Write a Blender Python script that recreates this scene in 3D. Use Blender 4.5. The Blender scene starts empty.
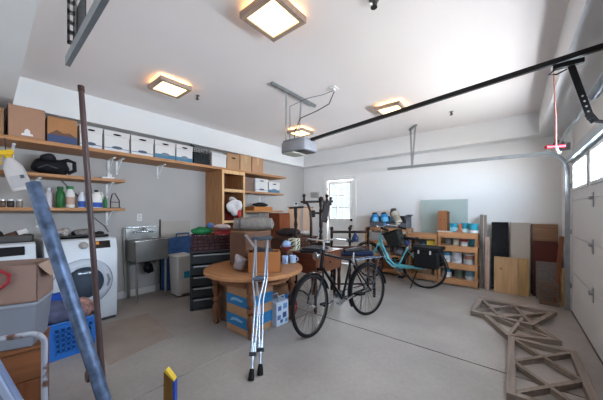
import bpy, bmesh, math, random
from mathutils import Vector, Matrix
random.seed(7)
PI = math.pi
sc = bpy.context.scene
COL = sc.collection
TH = math.radians(39.2)          # camera yaw inside the room
CT, ST = math.cos(TH), math.sin(TH)
XL, YB, XR, ZC, ZS = -4.5, 5.62, 0.6, 2.82, 2.47   # left wall, back wall, garage door, ceiling, soffit underside

# ------------------------------------------------------------------ materials
def lin(h):
    h = h.lstrip('#')
    v = [int(h[i:i+2], 16) / 255 for i in (0, 2, 4)]
    return [c / 12.92 if c <= .04045 else ((c + .055) / 1.055) ** 2.4 for c in v]
MATS = {}
def M(hexc, rough=.55, metal=0., var=.12, scale=6., bump=0., grain=None, emit=0., alpha=1., spec=.22, trans=0.):
    key = (hexc, rough, metal, var, scale, bump, grain, emit, alpha, spec, trans)
    if key in MATS: return MATS[key]
    m = bpy.data.materials.new('mat_%d' % len(MATS)); m.use_nodes = True
    nt = m.node_tree; N = nt.nodes; L = nt.links
    b = N['Principled BSDF']
    c = lin(hexc)
    b.inputs['Roughness'].default_value = rough
    b.inputs['Metallic'].default_value = metal
    b.inputs['Specular IOR Level'].default_value = spec
    b.inputs['Alpha'].default_value = alpha
    b.inputs['Transmission Weight'].default_value = trans
    tc = N.new('ShaderNodeTexCoord')
    mp = N.new('ShaderNodeMapping'); L.new(tc.outputs['Object'], mp.inputs[0])
    if grain == 'x': mp.inputs['Scale'].default_value = (.6, 9, 9)
    elif grain == 'y': mp.inputs['Scale'].default_value = (9, .6, 9)
    elif grain == 'z': mp.inputs['Scale'].default_value = (9, 9, .6)
    nz = N.new('ShaderNodeTexNoise'); nz.inputs['Scale'].default_value = scale
    nz.inputs['Detail'].default_value = 4
    L.new(mp.outputs[0], nz.inputs['Vector'])
    rp = N.new('ShaderNodeValToRGB')
    rp.color_ramp.elements[0].position = .3; rp.color_ramp.elements[1].position = .72
    rp.color_ramp.elements[0].color = [max(0, x * (1 - var)) for x in c] + [1]
    rp.color_ramp.elements[1].color = [min(1, x * (1 + var)) for x in c] + [1]
    L.new(nz.outputs['Fac'], rp.inputs[0])
    L.new(rp.outputs[0], b.inputs['Base Color'])
    if bump:
        bp = N.new('ShaderNodeBump'); bp.inputs['Strength'].default_value = bump
        bp.inputs['Distance'].default_value = .01
        L.new(nz.outputs['Fac'], bp.inputs['Height']); L.new(bp.outputs[0], b.inputs['Normal'])
    if emit:
        b.inputs['Emission Color'].default_value = c + [1]
        b.inputs['Emission Strength'].default_value = emit
    MATS[key] = m
    return m

def wood(hexc, g='x', rough=.5, var=.22): return M(hexc, rough, 0, var, 4., .08, g)
def paint(hexc, rough=.5): return M(hexc, rough, 0, .05, 3.)
def metal(hexc='#a8a8aa', rough=.35): return M(hexc, rough, .9, .1, 12.)
def plastic(hexc, rough=.35): return M(hexc, rough, 0, .06, 5.)
def cloth(hexc): return M(hexc, .9, 0, .18, 25., .3)

WHITEWALL = M('#e4e2e0', .8, 0, .02, 2., .02)
CEIL = M('#e6dfdd', .85, 0, .015, 2.)
PINE = wood('#a87850', 'y')
KRAFT = M('#a5805f', .85, 0, .08, 5.); KRAFT2 = M('#b18d6c', .85, 0, .08, 5.)
TAPE = M('#b99c72', .45, 0, .04, 5.)
BANK = M('#c8c5c2', .7, 0, .03, 4.)
BLACK = plastic('#0e0e10', .4); RUBBER = M('#121214', .75, 0, .1, 10.)
STEEL = metal('#a9a7a4', .3); GALV = metal('#9fa3a6', .38); CHROME = metal('#cfd1d4', .15)
ALU = metal('#a3a9b4', .3)
DARKWOOD = wood('#25150f', 'z', .35)
BLUEINK = plastic('#3f6a9a', .7)

# ------------------------------------------------------------------ mesh builder
class MB:
    def __init__(s): s.bm = bmesh.new()
    def box(s, x0, y0, z0, x1, y1, z1, mat=None):
        vs = [s.bm.verts.new((x, y, z)) for x in (x0, x1) for y in (y0, y1) for z in (z0, z1)]
        if mat: 
            for v in vs: v.co = mat @ v.co
        for f in ((0,1,3,2),(4,6,7,5),(0,4,5,1),(2,3,7,6),(0,2,6,4),(1,5,7,3)): s.bm.faces.new([vs[i] for i in f])
        return s
    def ring(s, c, u, v, r, n, ph=0):
        return [s.bm.verts.new(c + u * (r * math.cos(2*PI*i/n+ph)) + v * (r * math.sin(2*PI*i/n+ph))) for i in range(n)]
    def skin(s, a, b):
        n = len(a)
        for i in range(n): s.bm.faces.new((a[i], a[(i+1) % n], b[(i+1) % n], b[i]))
    def cyl(s, p0, p1, r0, r1=None, n=14, caps=True):
        p0, p1 = Vector(p0), Vector(p1); r1 = r0 if r1 is None else r1
        d = (p1 - p0).normalized(); u = d.orthogonal().normalized(); v = d.cross(u)
        a = s.ring(p0, u, v, r0, n); b = s.ring(p1, u, v, r1, n); s.skin(a, b)
        if caps: s.bm.faces.new(a[::-1]); s.bm.faces.new(b)
        return s
    def tube(s, pts, r, n=8, closed=False):
        pts = [Vector(p) for p in pts]; k = len(pts)
        rs = r if isinstance(r, (list, tuple)) else [r] * k
        rings = []; up = None
        for i, p in enumerate(pts):
            if closed: d = pts[(i+1) % k] - pts[i-1]
            else: d = pts[min(i+1, k-1)] - pts[max(i-1, 0)]
            d.normalize()
            if up is None: up = d.orthogonal().normalized()
            up = (up - d * up.dot(d))
            up = up.normalized() if up.length > 1e-5 else d.orthogonal().normalized()
            rings.append(s.ring(p, up, d.cross(up), rs[i], n))
        for i in range(k - 1): s.skin(rings[i], rings[i+1])
        if closed: 
            a, b = rings[-1], rings[0]
            off = min(range(n), key=lambda o: sum((a[i].co - b[(i+o) % n].co).length for i in range(n)))
            s.skin(a, b[off:] + b[:off])
        else: s.bm.faces.new(rings[0][::-1]); s.bm.faces.new(rings[-1])
        return s
    def lathe(s, prof, n=20, mat=None, sx=1, sy=1):
        mat = mat or Matrix(); rings = []
        for r, z in prof:
            rings.append([s.bm.verts.new(mat @ Vector((sx*max(r, 1e-4)*math.cos(2*PI*i/n), sy*max(r, 1e-4)*math.sin(2*PI*i/n), z))) for i in range(n)])
        for a, b in zip(rings, rings[1:]): s.skin(a, b)
        s.bm.faces.new(rings[0][::-1]); s.bm.faces.new(rings[-1])
        return s
    def ball(s, c, rx, ry=None, rz=None, n=14, mat=None):
        ry = rx if ry is None else ry; rz = rx if rz is None else rz
        T = Matrix.Translation(Vector(c)) @ (mat or Matrix()) @ Matrix.Diagonal((rx, ry, rz, 1))
        bmesh.ops.create_uvsphere(s.bm, u_segments=n, v_segments=max(6, n*2//3), radius=1, matrix=T)
        return s
    def prism(s, poly, z0, z1, mat=None):
        mat = mat or Matrix()
        a = [s.bm.verts.new(mat @ Vector((x, y, z0))) for x, y in poly]
        b = [s.bm.verts.new(mat @ Vector((x, y, z1))) for x, y in poly]
        s.skin(a, b); s.bm.faces.new(a[::-1]); s.bm.faces.new(b)
        return s
    def bar(s, p0, p1, w, h, up=(0, 0, 1)):
        """square bar from p0 to p1, w across, h along up"""
        p0, p1 = Vector(p0), Vector(p1); d = p1 - p0; l = d.length; d.normalize()
        upv = Vector(up); side = d.cross(upv)
        if side.length < 1e-4: side = d.orthogonal()
        side.normalize(); upv = side.cross(d)
        m = Matrix((d, side, upv)).transposed().to_4x4(); m.translation = p0
        return s.box(0, -w/2, -h/2, l, w/2, h/2, m)
    def lump(s, amt, sc_=9.):
        from mathutils import noise
        for v in s.bm.verts:
            v.co += noise.noise_vector(v.co * sc_) * amt
        return s
    def build(s, name, m, parent=None, loc=(0, 0, 0), rz=0, bevel=0, smooth=True, rot=None):
        bm = s.bm; bmesh.ops.recalc_face_normals(bm, faces=bm.faces[:])
        me = bpy.data.meshes.new(name); bm.to_mesh(me); bm.free()
        if smooth:
            for p in me.polygons: p.use_smooth = True
            me.set_sharp_from_angle(angle=math.radians(38))
        o = bpy.data.objects.new(name, me); COL.objects.link(o)
        me.materials.append(m)
        o.location = loc; o.rotation_euler = rot if rot else (0, 0, rz)
        if parent: o.parent = parent
        if bevel:
            bv = o.modifiers.new('Bevel', 'BEVEL'); bv.width = bevel; bv.segments = 2; bv.limit_method = 'ANGLE'
        return o

def tag(o, label, cat, group=None, kind=None):
    o['label'] = label; o['category'] = cat
    if group: o['group'] = group
    if kind: o['kind'] = kind
    return o
def thing(name, label, cat, loc=(0, 0, 0), rz=0, group=None, rot=None):
    o = bpy.data.objects.new(name, None); COL.objects.link(o); o.empty_display_size = .1
    o.location = loc; o.rotation_euler = rot if rot else (0, 0, rz)
    return tag(o, label, cat, group)
def struct(name, mb, m, parent=None, **k):
    o = mb.build(name, m, parent, **k)
    if not parent: o['kind'] = 'structure'
    return o
def dup(root, loc, rz=0, label=None, group=None):
    r = root.copy(); COL.objects.link(r); r.location = loc; r.rotation_euler = (0, 0, rz)
    if label: r['label'] = label
    if group: r['group'] = group
    for ch in list(root.children):
        c = ch.copy(); COL.objects.link(c); c.parent = r
        for g in ch.children:
            d = g.copy(); COL.objects.link(d); d.parent = c
    return r
def cam_pt(a, d, z=0): return (a*CT - d*ST, a*ST + d*CT, z)   # a to the right, d ahead, of the standpoint
def B(*a): return MB().box(*a)

# ------------------------------------------------------------------ room shell
YN = -1.1     # near wall
def floor_mat():
    m = bpy.data.materials.new('concrete'); m.use_nodes = True
    nt = m.node_tree; N = nt.nodes; L = nt.links; b = N['Principled BSDF']
    tc = N.new('ShaderNodeTexCoord')
    n1 = N.new('ShaderNodeTexNoise'); n1.inputs['Scale'].default_value = 1.3; n1.inputs['Detail'].default_value = 6
    n2 = N.new('ShaderNodeTexNoise'); n2.inputs['Scale'].default_value = 30; n2.inputs['Detail'].default_value = 3
    L.new(tc.outputs['Object'], n1.inputs['Vector']); L.new(tc.outputs['Object'], n2.inputs['Vector'])
    r1 = N.new('ShaderNodeValToRGB')
    r1.color_ramp.elements[0].position = .3; r1.color_ramp.elements[1].position = .75
    r1.color_ramp.elements[0].color = lin('#8f8680') + [1]; r1.color_ramp.elements[1].color = lin('#aea49c') + [1]
    L.new(n1.outputs['Fac'], r1.inputs[0])
    mx = N.new('ShaderNodeMixRGB'); mx.blend_type = 'MULTIPLY'; mx.inputs[0].default_value = .25
    L.new(r1.outputs[0], mx.inputs[1]); L.new(n2.outputs['Fac'], mx.inputs[2])
    L.new(mx.outputs[0], b.inputs['Base Color'])
    b.inputs['Roughness'].default_value = .42; b.inputs['Specular IOR Level'].default_value = .4
    bp = N.new('ShaderNodeBump'); bp.inputs['Strength'].default_value = .06
    L.new(n2.outputs['Fac'], bp.inputs['Height']); L.new(bp.outputs[0], b.inputs['Normal'])
    return m
fl = MB()
# slab pours separated by two saw-cut joints
JX, JY, g = -2.02, 2.637, .0075
for x0, x1 in ((XL, JX-g), (JX+g, XR+.3)):
    for y0, y1 in ((YN, JY-g), (JY+g, YB)):
        fl.box(x0, y0, -.12, x1, y1, 0)
struct('floor', fl, floor_mat(), smooth=False)
struct('floor_joint', B(XL, YN, -.13, XR+.3, YB, -.012), M('#2c2928', .9), smooth=False)
struct('ceiling', B(XL-.1, YN, ZC, XR+.2, YB+.1, ZC+.1), CEIL, smooth=False)
struct('wall_left', B(XL-.15, YN-.15, 0, XL, YB+.15, ZC), M('#aca7a3', .8, 0, .03, 2., .02), smooth=False)  # same paint as the other walls; its dimness is put into a darker colour
DX0, DX1, DZ = -3.73, -2.97, 2.08        # entry door opening in the back wall
struct('wall_back', B(XL, YB, 0, DX0, YB+.15, ZC).box(DX1, YB, 0, XR+.2, YB+.15, ZC).box(DX0, YB, DZ, DX1, YB+.15, ZC), WHITEWALL, smooth=False)
OX0, OX1, OZ = -4.2, -1.0, 2.15            # unseen opening added behind the standpoint so sky light fills the room
struct('wall_near', B(XL, YN-.15, 0, OX0, YN, ZC).box(OX1, YN-.15, 0, XR+.3, YN, ZC).box(OX0, YN-.15, OZ, OX1, YN, ZC), WHITEWALL, smooth=False)
GY0, GY1, GZ = .28, 4.78, 2.12            # garage door opening in the right wall
struct('wall_right', B(XR, GY1+.03, 0, XR+.15, YB, ZC).box(XR, YN, 0, XR+.15, GY0-.03, ZC).box(XR+.02, GY0-.03, GZ, XR+.15, GY1+.03, ZC).box(XR+.047, GY1-.015, 0, XR+.15, GY1+.04, GZ).box(XR+.047, GY0-.04, 0, XR+.15, GY0+.015, GZ), WHITEWALL, smooth=False)
# dropped soffit all round the tray ceiling
sof = M('#dbdad9', .8, 0, .02, 2.)
struct('trim_1', B(XL, YN, ZS, -4.3, YB, ZC), sof, smooth=False)
struct('trim_2', B(-4.3, 5.36, ZS, .32, YB, ZC), sof, smooth=False)
struct('trim_3', B(.32, YN, ZS, XR+.02, YB, ZC), sof, smooth=False)
struct('trim_4', B(-4.3, YN, ZS, .32, .19, ZC), sof, smooth=False)
struct('baseboard_left', B(XL, YN, 0, XL+.015, YB, .1), paint('#c9c7c4'), smooth=False)
struct('baseboard_back', B(XL+.015, YB-.015, 0, DX0-.1, YB, .1).box(DX1+.1, YB-.015, 0, XR, YB, .1), paint('#d3d1ce'), smooth=False)

# entry door with nine-light window
dw = paint('#eae9e6', .4)
door = B(DX0+.02, YB+.03, .01, DX1-.02, YB+.07, 1.10).box(DX0+.02, YB+.03, 1.98, DX1-.02, YB+.07, DZ-.02)
door.box(DX0+.02, YB+.03, 1.10, DX0+.09, YB+.07, 1.98).box(DX1-.09, YB+.03, 1.10, DX1-.02, YB+.07, 1.98)
d1 = struct('door_1', door, dw, smooth=False)
c = MB().box(DX0-.08, YB-.02, 0, DX0+.01, YB, DZ+.08).box(DX1-.01, YB-.02, 0, DX1+.08, YB, DZ+.08).box(DX0-.08, YB-.025, DZ-.01, DX1+.08, YB, DZ+.09)
c.build('door_frame', dw, d1, bevel=.004)
mu = MB(); gx0, gx1 = DX0+.09, DX1-.09
for i in (1, 2):
    x = gx0 + (gx1-gx0)*i/3; mu.box(x-.012, YB+.02, 1.10, x+.012, YB+.06, 1.98)
    z = 1.10 + .88*i/3; mu.box(gx0, YB+.021, z-.012, gx1, YB+.059, z+.012)
mu.box(gx0-.02, YB+.015, 1.08, gx0+.01, YB+.03, 2.0).box(gx1-.01, YB+.015, 1.08, gx1+.02, YB+.03, 2.0).box(gx0-.02, YB+.015, 1.08, gx1+.02, YB+.03, 1.105).box(gx0-.02, YB+.015, 1.975, gx1+.02, YB+.03, 2.0)
mu.build('window_grid', dw, d1)
def glass_mat(tint='#f2f6f8', fac=.08):
    m = bpy.data.materials.new('pane_glass'); m.use_nodes = True; nt = m.node_tree; N = nt.nodes; L = nt.links
    N.remove(N['Principled BSDF'])
    t = N.new('ShaderNodeBsdfTransparent'); t.inputs[0].default_value = lin(tint) + [1]
    gl = N.new('ShaderNodeBsdfGlossy'); gl.inputs['Roughness'].default_value = .05
    mx = N.new('ShaderNodeMixShader'); mx.inputs[0].default_value = fac
    L.new(t.outputs[0], mx.inputs[1]); L.new(gl.outputs[0], mx.inputs[2]); L.new(mx.outputs[0], N['Material Output'].inputs[0])
    return m
CLEAR = glass_mat()
B(gx0, YB+.045, 1.10, gx1, YB+.05, 1.98).build('pane', CLEAR, d1, smooth=False)
for z, nm in ((.93, 'door_knob'), (1.08, 'deadbolt')):
    x = DX1-.065
    k = MB().lathe([(.03, 0), (.03, .008), (.012, .012), (.012, .035), (.028, .045), (.028, .065), (.012, .07)] if z < 1 else [(.03, 0), (.03, .02), (.02, .025)], 16,
                   Matrix.Translation((x, YB+.03, z)) @ Matrix.Rotation(PI/2, 4, 'X'))
    k.build(nm, M('#2b2622', .3, .8), d1)
for z in (1.86, 1.1, .25):
    MB().cyl((DX0+.015, YB+.01, z-.045), (DX0+.015, YB+.01, z+.045), .011).build('hinge', M('#55504a', .35, .8), d1)

# garage door: four sections, a row of windows in the top one
gd_m = M('#d0cccb', .5, 0, .03, 3.)
gm = MB(); secs = (0, .52, .98, 1.43, 2.11)
wins = [(3.83, 4.58), (2.98, 3.69), (2.13, 2.84), (1.28, 1.99), (.43, 1.14)]
for z0, z1 in zip(secs[:3], secs[1:4]): gm.box(XR, GY0, z0+.004, XR+.045, GY1, z1-.004)
gm.box(XR, GY0, 1.434, XR+.045, GY1, 1.57).box(XR, GY0, 1.88, XR+.045, GY1, 2.106)
ys = [GY1] + [v for w in wins for v in (w[1], w[0])] + [GY0]
for i in range(0, len(ys), 2): gm.box(XR, ys[i+1], 1.57, XR+.045, ys[i], 1.88)
for z0, z1 in ((0, 1.565), (1.885, 2.12)): gm.box(XR+.012, GY0, z0, XR+.044, GY1, z1)
gd = struct('door_2', gm, gd_m, smooth=False)
for y0, y1 in wins:
    f = MB()
    for a in ((y0-.02, 1.55, y1+.02, 1.585), (y0-.02, 1.865, y1+.02, 1.9), (y0-.02, 1.585, y0+.025, 1.865), (y1-.025, 1.585, y1+.02, 1.865)):
        f.box(XR-.02, a[0], a[1], XR, a[2], a[3])
    ym = (y0+y1)/2; f.box(XR-.005, ym-.015, 1.58, XR+.03, ym+.015, 1.87)
    w = f.build('window_frame', paint('#d9dadb', .4), gd, bevel=.004)
    B(XR+.02, y0, 1.57, XR+.025, y1, 1.88).build('pane', CLEAR, w, smooth=False)
for y in (3.66, 2.88, 2.06, 1.2):
    for z in secs[1:4]:
        h = MB().box(XR-.006, y-.03, z-.09, XR, y+.03, z+.05).box(XR-.03, y-.028, z-.02, XR-.004, y+.028, z+.012)
        h.cyl((XR-.02, y-.04, z), (XR-.02, y+.04, z), .009)
        h.build('hinge', GALV, gd, bevel=.002)
st = MB().box(XR-.055, GY0+.03, 1.925, XR, GY1-.03, 1.93).box(XR-.055, GY0+.03, 1.985, XR, GY1-.03, 1.99).box(XR-.06, GY0+.03, 1.925, XR-.054, GY1-.03, 1.99)
st.build('reinforcing_strut', metal('#b7c3cc', .3), gd)
MB().box(XR-.008, GY0, 0, XR+.05, GY1, .015).build('bottom_seal', M('#5d5754', .7), gd)

# ------------------------------------------------------------------ ceiling fixtures
DIFF = M('#ffd893', .6, 0, .04, 9., emit=1.9)
BULB = M('#ffcf8a', .6, 0, 0, 1., emit=9.)
FR = wood('#a08c7e', 'x', .4)
lamps = [((-1.40, 1.38), 'square ceiling light in front of the opener bracket, showing largest of the four'),
         ((-3.15, 1.39), 'square ceiling light beside the row of white storage boxes'),
         ((-3.06, 3.72), 'square ceiling light half hidden behind the hanging opener motor'),
         ((-1.35, 3.70), 'square ceiling light crossed by the black opener rail')]
def ceiling_light(x, y, lab):
    t = thing('ceiling_light', lab, 'ceiling light', (x, y, 2.74), 0, 'square ceiling lights')
    s, e = .18, .14
    B(-s, -s, 0, s, -e, .05).box(-s, e, 0, s, s, .05).box(-s, -e, 0, -e, e, .05).box(e, -e, 0, s, e, .05).build('frame', FR, t, bevel=.004)
    B(-e, -e, .012, e, e, .02).build('diffuser', DIFF, t, smooth=False)
    B(-.09, -.09, .05, .09, .09, .08).box(-.15, -.02, .042, .15, .02, .05).box(-.02, -.15, .042, .02, .15, .05).build('mounting_plate', paint('#cfc6bb'), t)
    B(-.12, -.12, .03, .12, .12, .037).build('lamp', BULB, t, smooth=False)
    return t
for (x, y), lab in lamps: ceiling_light(x, y, lab)
SP = [(-3.2, 1.76, 'small fire sprinkler head on ceiling beside the light over the white boxes'),
      (-.77, 1.77, 'fire sprinkler head cut by the upper picture edge'),
      (-.72, 4.5, 'small fire sprinkler head near the back soffit above the paint shelf')]
for x, y, lab in SP:
    t = thing('sprinkler_head', lab, 'sprinkler', (x, y, ZC), 0, 'fire sprinkler heads')
    MB().lathe([(.035, 0), (.035, -.006), (.015, -.012)], 14).build('flange', CHROME, t)
    MB().cyl((0, 0, -.01), (0, 0, -.05), .012).cyl((0, 0, -.05), (0, 0, -.055), .024).tube([(.014, 0, -.02), (.022, 0, -.035), (.008, 0, -.05)], .004).build('nozzle', M('#4b4845', .3, .8), t)

# ------------------------------------------------------------------ garage door hardware
def door_track(y, lab, side):
    t = thing('garage_door_track', lab, 'track', (0, y, 0), 0, 'garage door tracks')
    def chan(mb, pts, w=.03, h=.055):
        for a, b in zip(pts, pts[1:]):
            mb.bar(a, b, w, .004, (0, 1, 0)) if False else None
    # u-profile swept along: vertical, curve, horizontal
    path = [(.56, 0), (.56, 1.81)] + [(.56-.22+.22*math.cos(a), 1.81+.27*math.sin(a)) for a in [PI/2*i/8 for i in range(1, 9)]] + [(-1.82, 2.09)]
    def sweep(mb, path, off):
        n = len(path); prev = None
        for i, (x, z) in enumerate(path):
            a = path[max(i-1, 0)]; b = path[min(i+1, n-1)]
            tx, tz = b[0]-a[0], b[1]-a[1]; l = math.hypot(tx, tz); nx, nz = -tz/l, tx/l
            # profile: (along normal, along y)
            pr = [(-.024, .02), (-.024, 0), (.024, 0), (.024, .02), (.02, .02), (.02, .004), (-.02, .004), (-.02, .02)]
            r = [mb.bm.verts.new((x+nx*p, side*q, z+nz*p)) for p, q in pr]
            if prev: mb.skin(prev, r)
            else: mb.bm.faces.new(r)
            prev = r
        mb.bm.faces.new(prev[::-1])
    v = MB(); sweep(v, path[:2], 0); v.build('vertical_rail', GALV, t)
    v = MB(); sweep(v, path[1:10], 0); v.build('curved_rail', GALV, t)
    v = MB(); sweep(v, path[9:], 0); v.build('horizontal_rail', GALV, t)
    for z in (.3, 1.0, 1.6):
        MB().box(.56, -.005 if side > 0 else -.003, z, .6, .004, z+.06).build('wall_bracket', GALV, t)
    return t
tr = door_track(4.80, 'galvanised garage door track running along the back wall to the vertical door edge', -1)
# hanger of the far track: two straps to a ceiling angle
MB().bar((-1.38, .01, 2.06), (-1.33, .03, ZC-.02), .03, .004, (0, 1, 0)).bar((-1.38, .01, 2.06), (-1.45, .16, ZC-.02), .03, .004, (0, 1, 0)).bar((-1.47, .2, ZC-.015), (-1.30, -.03, ZC-.015), .035, .03).build('hanger', GALV, tr)
tr = door_track(.265, 'dull grey garage door track overhead with a perforated hanger, above the washing machine side', 1)
hm = M('#8a8a8c', .4, .8)
h = MB()
for zz in range(14):
    z = 2.12 + zz*.0495
    for q in (-.018, .012): h.box(-1.665+q-.0, .015, z, -1.665+q+.006, .019, z+.049)
    h.box(-1.677, .015, z, -1.653, .019, z+.02).box(-1.687, -.012, z, -1.683, .019, z+.02).box(-1.687, -.012, z, -1.683, -.002, z+.049).box(-1.687, .010, z, -1.683, .019, z+.049)
h.build('perforated_hanger', hm, tr)
B(-1.66, .02, 2.12, -1.5, .026, 2.3).build('gusset_plate', M('#4d4d50', .45, .7), tr)

op = thing('garage_door_opener', 'grey garage door opener hanging from ceiling straps, with a long black rail', 'garage door opener', (-2.09, 2.5, 2.03))
body = MB()
prof = [(-.20, -.09), (-.17, -.13), (-.1, -.15), (.14, -.15), (.2, -.12), (.21, -.08), (.21, .08), (.2, .12), (.14, .15), (-.1, .15), (-.17, .13), (-.2, .09)]
body.prism(prof, 0, .13)
body.prism([(x*.94, y*.94) for x, y in prof], .13, .155)
body.build('motor_housing', M('#8d8c90', .4, .2), op, bevel=.012)
B(-.17, -.12, -.012, .02, .12, .002).build('light_lens', M('#b9b6a6', .4), op, bevel=.005)
B(.06, -.11, -.006, .18, .11, .002).build('vent_panel', plastic('#3b3b3d'), op)
rail = MB().bar((.2, 0, .135), (2.62, 0, .33), .03, .035)
rail.build('rail', plastic('#1c1a1b', .35), op)
MB().box(-.12, -.37, ZC-2.03-.03, -.09, .5, ZC-2.03).box(-.12, -.37, ZC-2.03-.005, -.08, .5, ZC-2.03).build('ceiling_angle', GALV, op)
for y in (-.12, .12):
    MB().bar((-.1, y, .14), (-.1, y+(.0 if y < 0 else .06), ZC-2.03-.01), .03, .004, (1, 0, 0)).build('hanging_strap', GALV, op)
tr_ = MB().box(2.31, -.02, .25, 2.46, .02, .28)
tr_.tube([(2.33, 0, .255), (2.29, 0, .225), (2.33, 0, .215), (2.38, 0, .235)], .006)
tr_.build('trolley', BLACK, op)
arm = MB().bar((2.40, 0, .25), (2.49, 0, -.13), .006, .036, (1, 0, 0))
arm.build('door_arm', BLACK, op)
MB().bar((2.48, .01, -.09), (2.51, .01, -.15), .006, .04, (1, 0, 0)).tube([(2.505, .01, -.14), (2.54, .01, -.155), (2.67, .01, -.14)], .012).build('arm_bracket', BLACK, op)
for k in range(4):
    MB().cyl((2.452+k*.0085, -.006, .03-k*.036), (2.452+k*.0085, -.003, .03-k*.036), .006).build('bolt', CHROME, op)
t = MB().tube([(-.1, .05, .15), (-.14, .08, .3), (-.05, .1, .48), (.15, .2, .56), (.33, .2, .6), (.4, .21, .74)], .006)
t.build('power_cord', M('#2a292b', .5), op)
t = MB().tube([(-.1, -.05, .15), (-.06, -.09, .35), (-.1, -.05, .6), (.05, .12, .72), (.25, .19, .735), (.4, .205, .75)], .004)
t.build('sensor_wire', M('#5d5a5c', .5), op)
t = thing('ceiling_outlet', 'white ceiling power outlet where the opener cord plugs in', 'outlet', (-1.70, 2.72, ZC))
MB().box(-.04, -.06, -.01, .04, .06, 0).build('plate', paint('#e4e2df'), t, bevel=.003)
MB().cyl((0, 0, -.01), (0, 0, -.045), .017).build('plug', plastic('#d9d8d6'), t)

rc = thing('release_cord', 'red pull handle on a red cord hanging from the opener trolley', 'cord', (.237, 2.5, 1.745))
MB().tube([(-.012, 0, .515), (-.006, 0, .3), (0, 0, .2), (0, 0, 0)], .0038, 6).build('cord', M('#b8736c', .7), rc)
MB().cyl((-.055, -.03, 0), (.045, .045, .008), .011).build('handle', plastic('#a81c2c', .4), rc)
MB().tube([(0, 0, 0), (.006, 0, -.03), (.012, 0, -.045), (.02, 0, -.035)], .008).build('knot', M('#ddd5d5', .7), rc)

ts = thing('torsion_shaft', 'steel torsion shaft with spring above the garage door', 'shaft', (.47, 0, 2.16))
MB().cyl((0, .2, 0), (0, 4.9, 0), .013).build('shaft', GALV, ts)
sp = [(.032*math.cos(i*.7), 1.5+i*.0009*1.0+0*i, .032*math.sin(i*.7)) for i in range(0)]
MB().lathe([(.034 if i % 2 else .03, 1.3 + i*.012) for i in range(130)], 14, Matrix.Rotation(-PI/2, 4, 'X')).build('spring', M('#808489', .35, .8), ts)
for y in (4.72, .36):
    MB().lathe([(.02, -.03), (.055, -.03), (.055, -.022), (.045, -.02), (.045, .02), (.055, .022), (.055, .03), (.02, .03)], 18, Matrix.Translation((0, y, 0)) @ Matrix.Rotation(-PI/2, 4, 'X')).build('cable_drum', M('#6d6b6b', .4, .8), ts)
for y in (4.88, 2.5, .22):
    MB().box(-.01, y-.006, -.05, .128, y+.006, .05).build('bearing_plate', GALV, ts)

# ------------------------------------------------------------------ left wall shelving
def shelf(name, x1, y0, y1, z, th, lab, cat='shelf'):
    t = thing(name, lab, cat, (XL, y0, z))
    MB().box(0, 0, 0, x1-XL, y1-y0, th).build('board', PINE, t, bevel=.006)
    return t
def bracket(t, dy, depth=.3, down=.2):
    MB().box(0, dy-.013, -down, .012, dy+.013, 0).box(0, dy-.013, -.012, depth, dy+.013, 0).bar((.01, dy, -down+.02), (depth*.75, dy, -.01), .012, .008).build('bracket', paint('#e2e1df', .4), t)
us = shelf('wall_shelf', -4.0, YN+.02, 4.35, 2.035, .045, 'long pine shelf high on the left wall, loaded with storage boxes')
for y in (.2, 1.12, 1.22, 1.78): bracket(us, y-YN-.02)
ms = shelf('wall_shelf', -4.12, YN+.02, 1.22, 1.69, .04, 'short pine shelf holding the black bag, under the long box shelf')
for y in (.4, 1.1): bracket(ms, y-YN-.02)
ls = shelf('wall_shelf', -4.12, YN+.02, 1.22, 1.30, .04, 'short pine shelf holding cleaning bottles, just above the washing machines')
for y in (.4, 1.1): bracket(ls, y-YN-.02)
s2 = shelf('wall_shelf', -4.05, 3.14, 4.33, 1.66, .04, 'pine shelf right of the wooden cabinet holding two white lidded boxes')
for y in (.35, .85): bracket(s2, y, .35, .22)
s3 = shelf('wall_shelf', -4.05, 3.14, 4.30, 1.27, .04, 'lower pine shelf right of the wooden cabinet holding a flat carton')
for y in (.35, .85): bracket(s3, y, .35, .22)

# tall cabinet
t = thing('storage_cabinet', 'tall open-front wooden cabinet under the end of the long box shelf', 'cabinet', (XL, 2.64, 0))
W_, D_, Hh = .5, .53, 2.033
cw = wood('#ae7d52', 'z'); cw2 = wood('#cfa677', 'z')
MB().box(0, 0, 0, D_, .02, Hh).build('side_panel', cw, t)
MB().box(0, W_-.02, 0, D_, W_, Hh).build('side_panel', cw, t)
MB().box(.0, .02, 0, .012, W_-.02, Hh).build('back_panel', wood('#7c4526', 'z'), t)
MB().box(.012, .02, Hh-.02, D_, W_-.02, Hh).build('top_panel', cw, t)
for z in (.1, .6, 1.1, 1.66): MB().box(.012, .02, z, D_, W_-.02, z+.022).build('shelf', cw2, t)
f = MB().box(D_, 0, 0, D_+.018, .04, Hh).box(D_, W_-.04, 0, D_+.018, W_, Hh).box(D_, .04, Hh-.06, D_+.018, W_-.04, Hh).box(D_, .04, 1.645, D_+.018, W_-.04, 1.70).box(D_, .04, 1.085, D_+.018, W_-.04, 1.13)
f.build('face_frame', cw2, t, bevel=.003)

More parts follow.
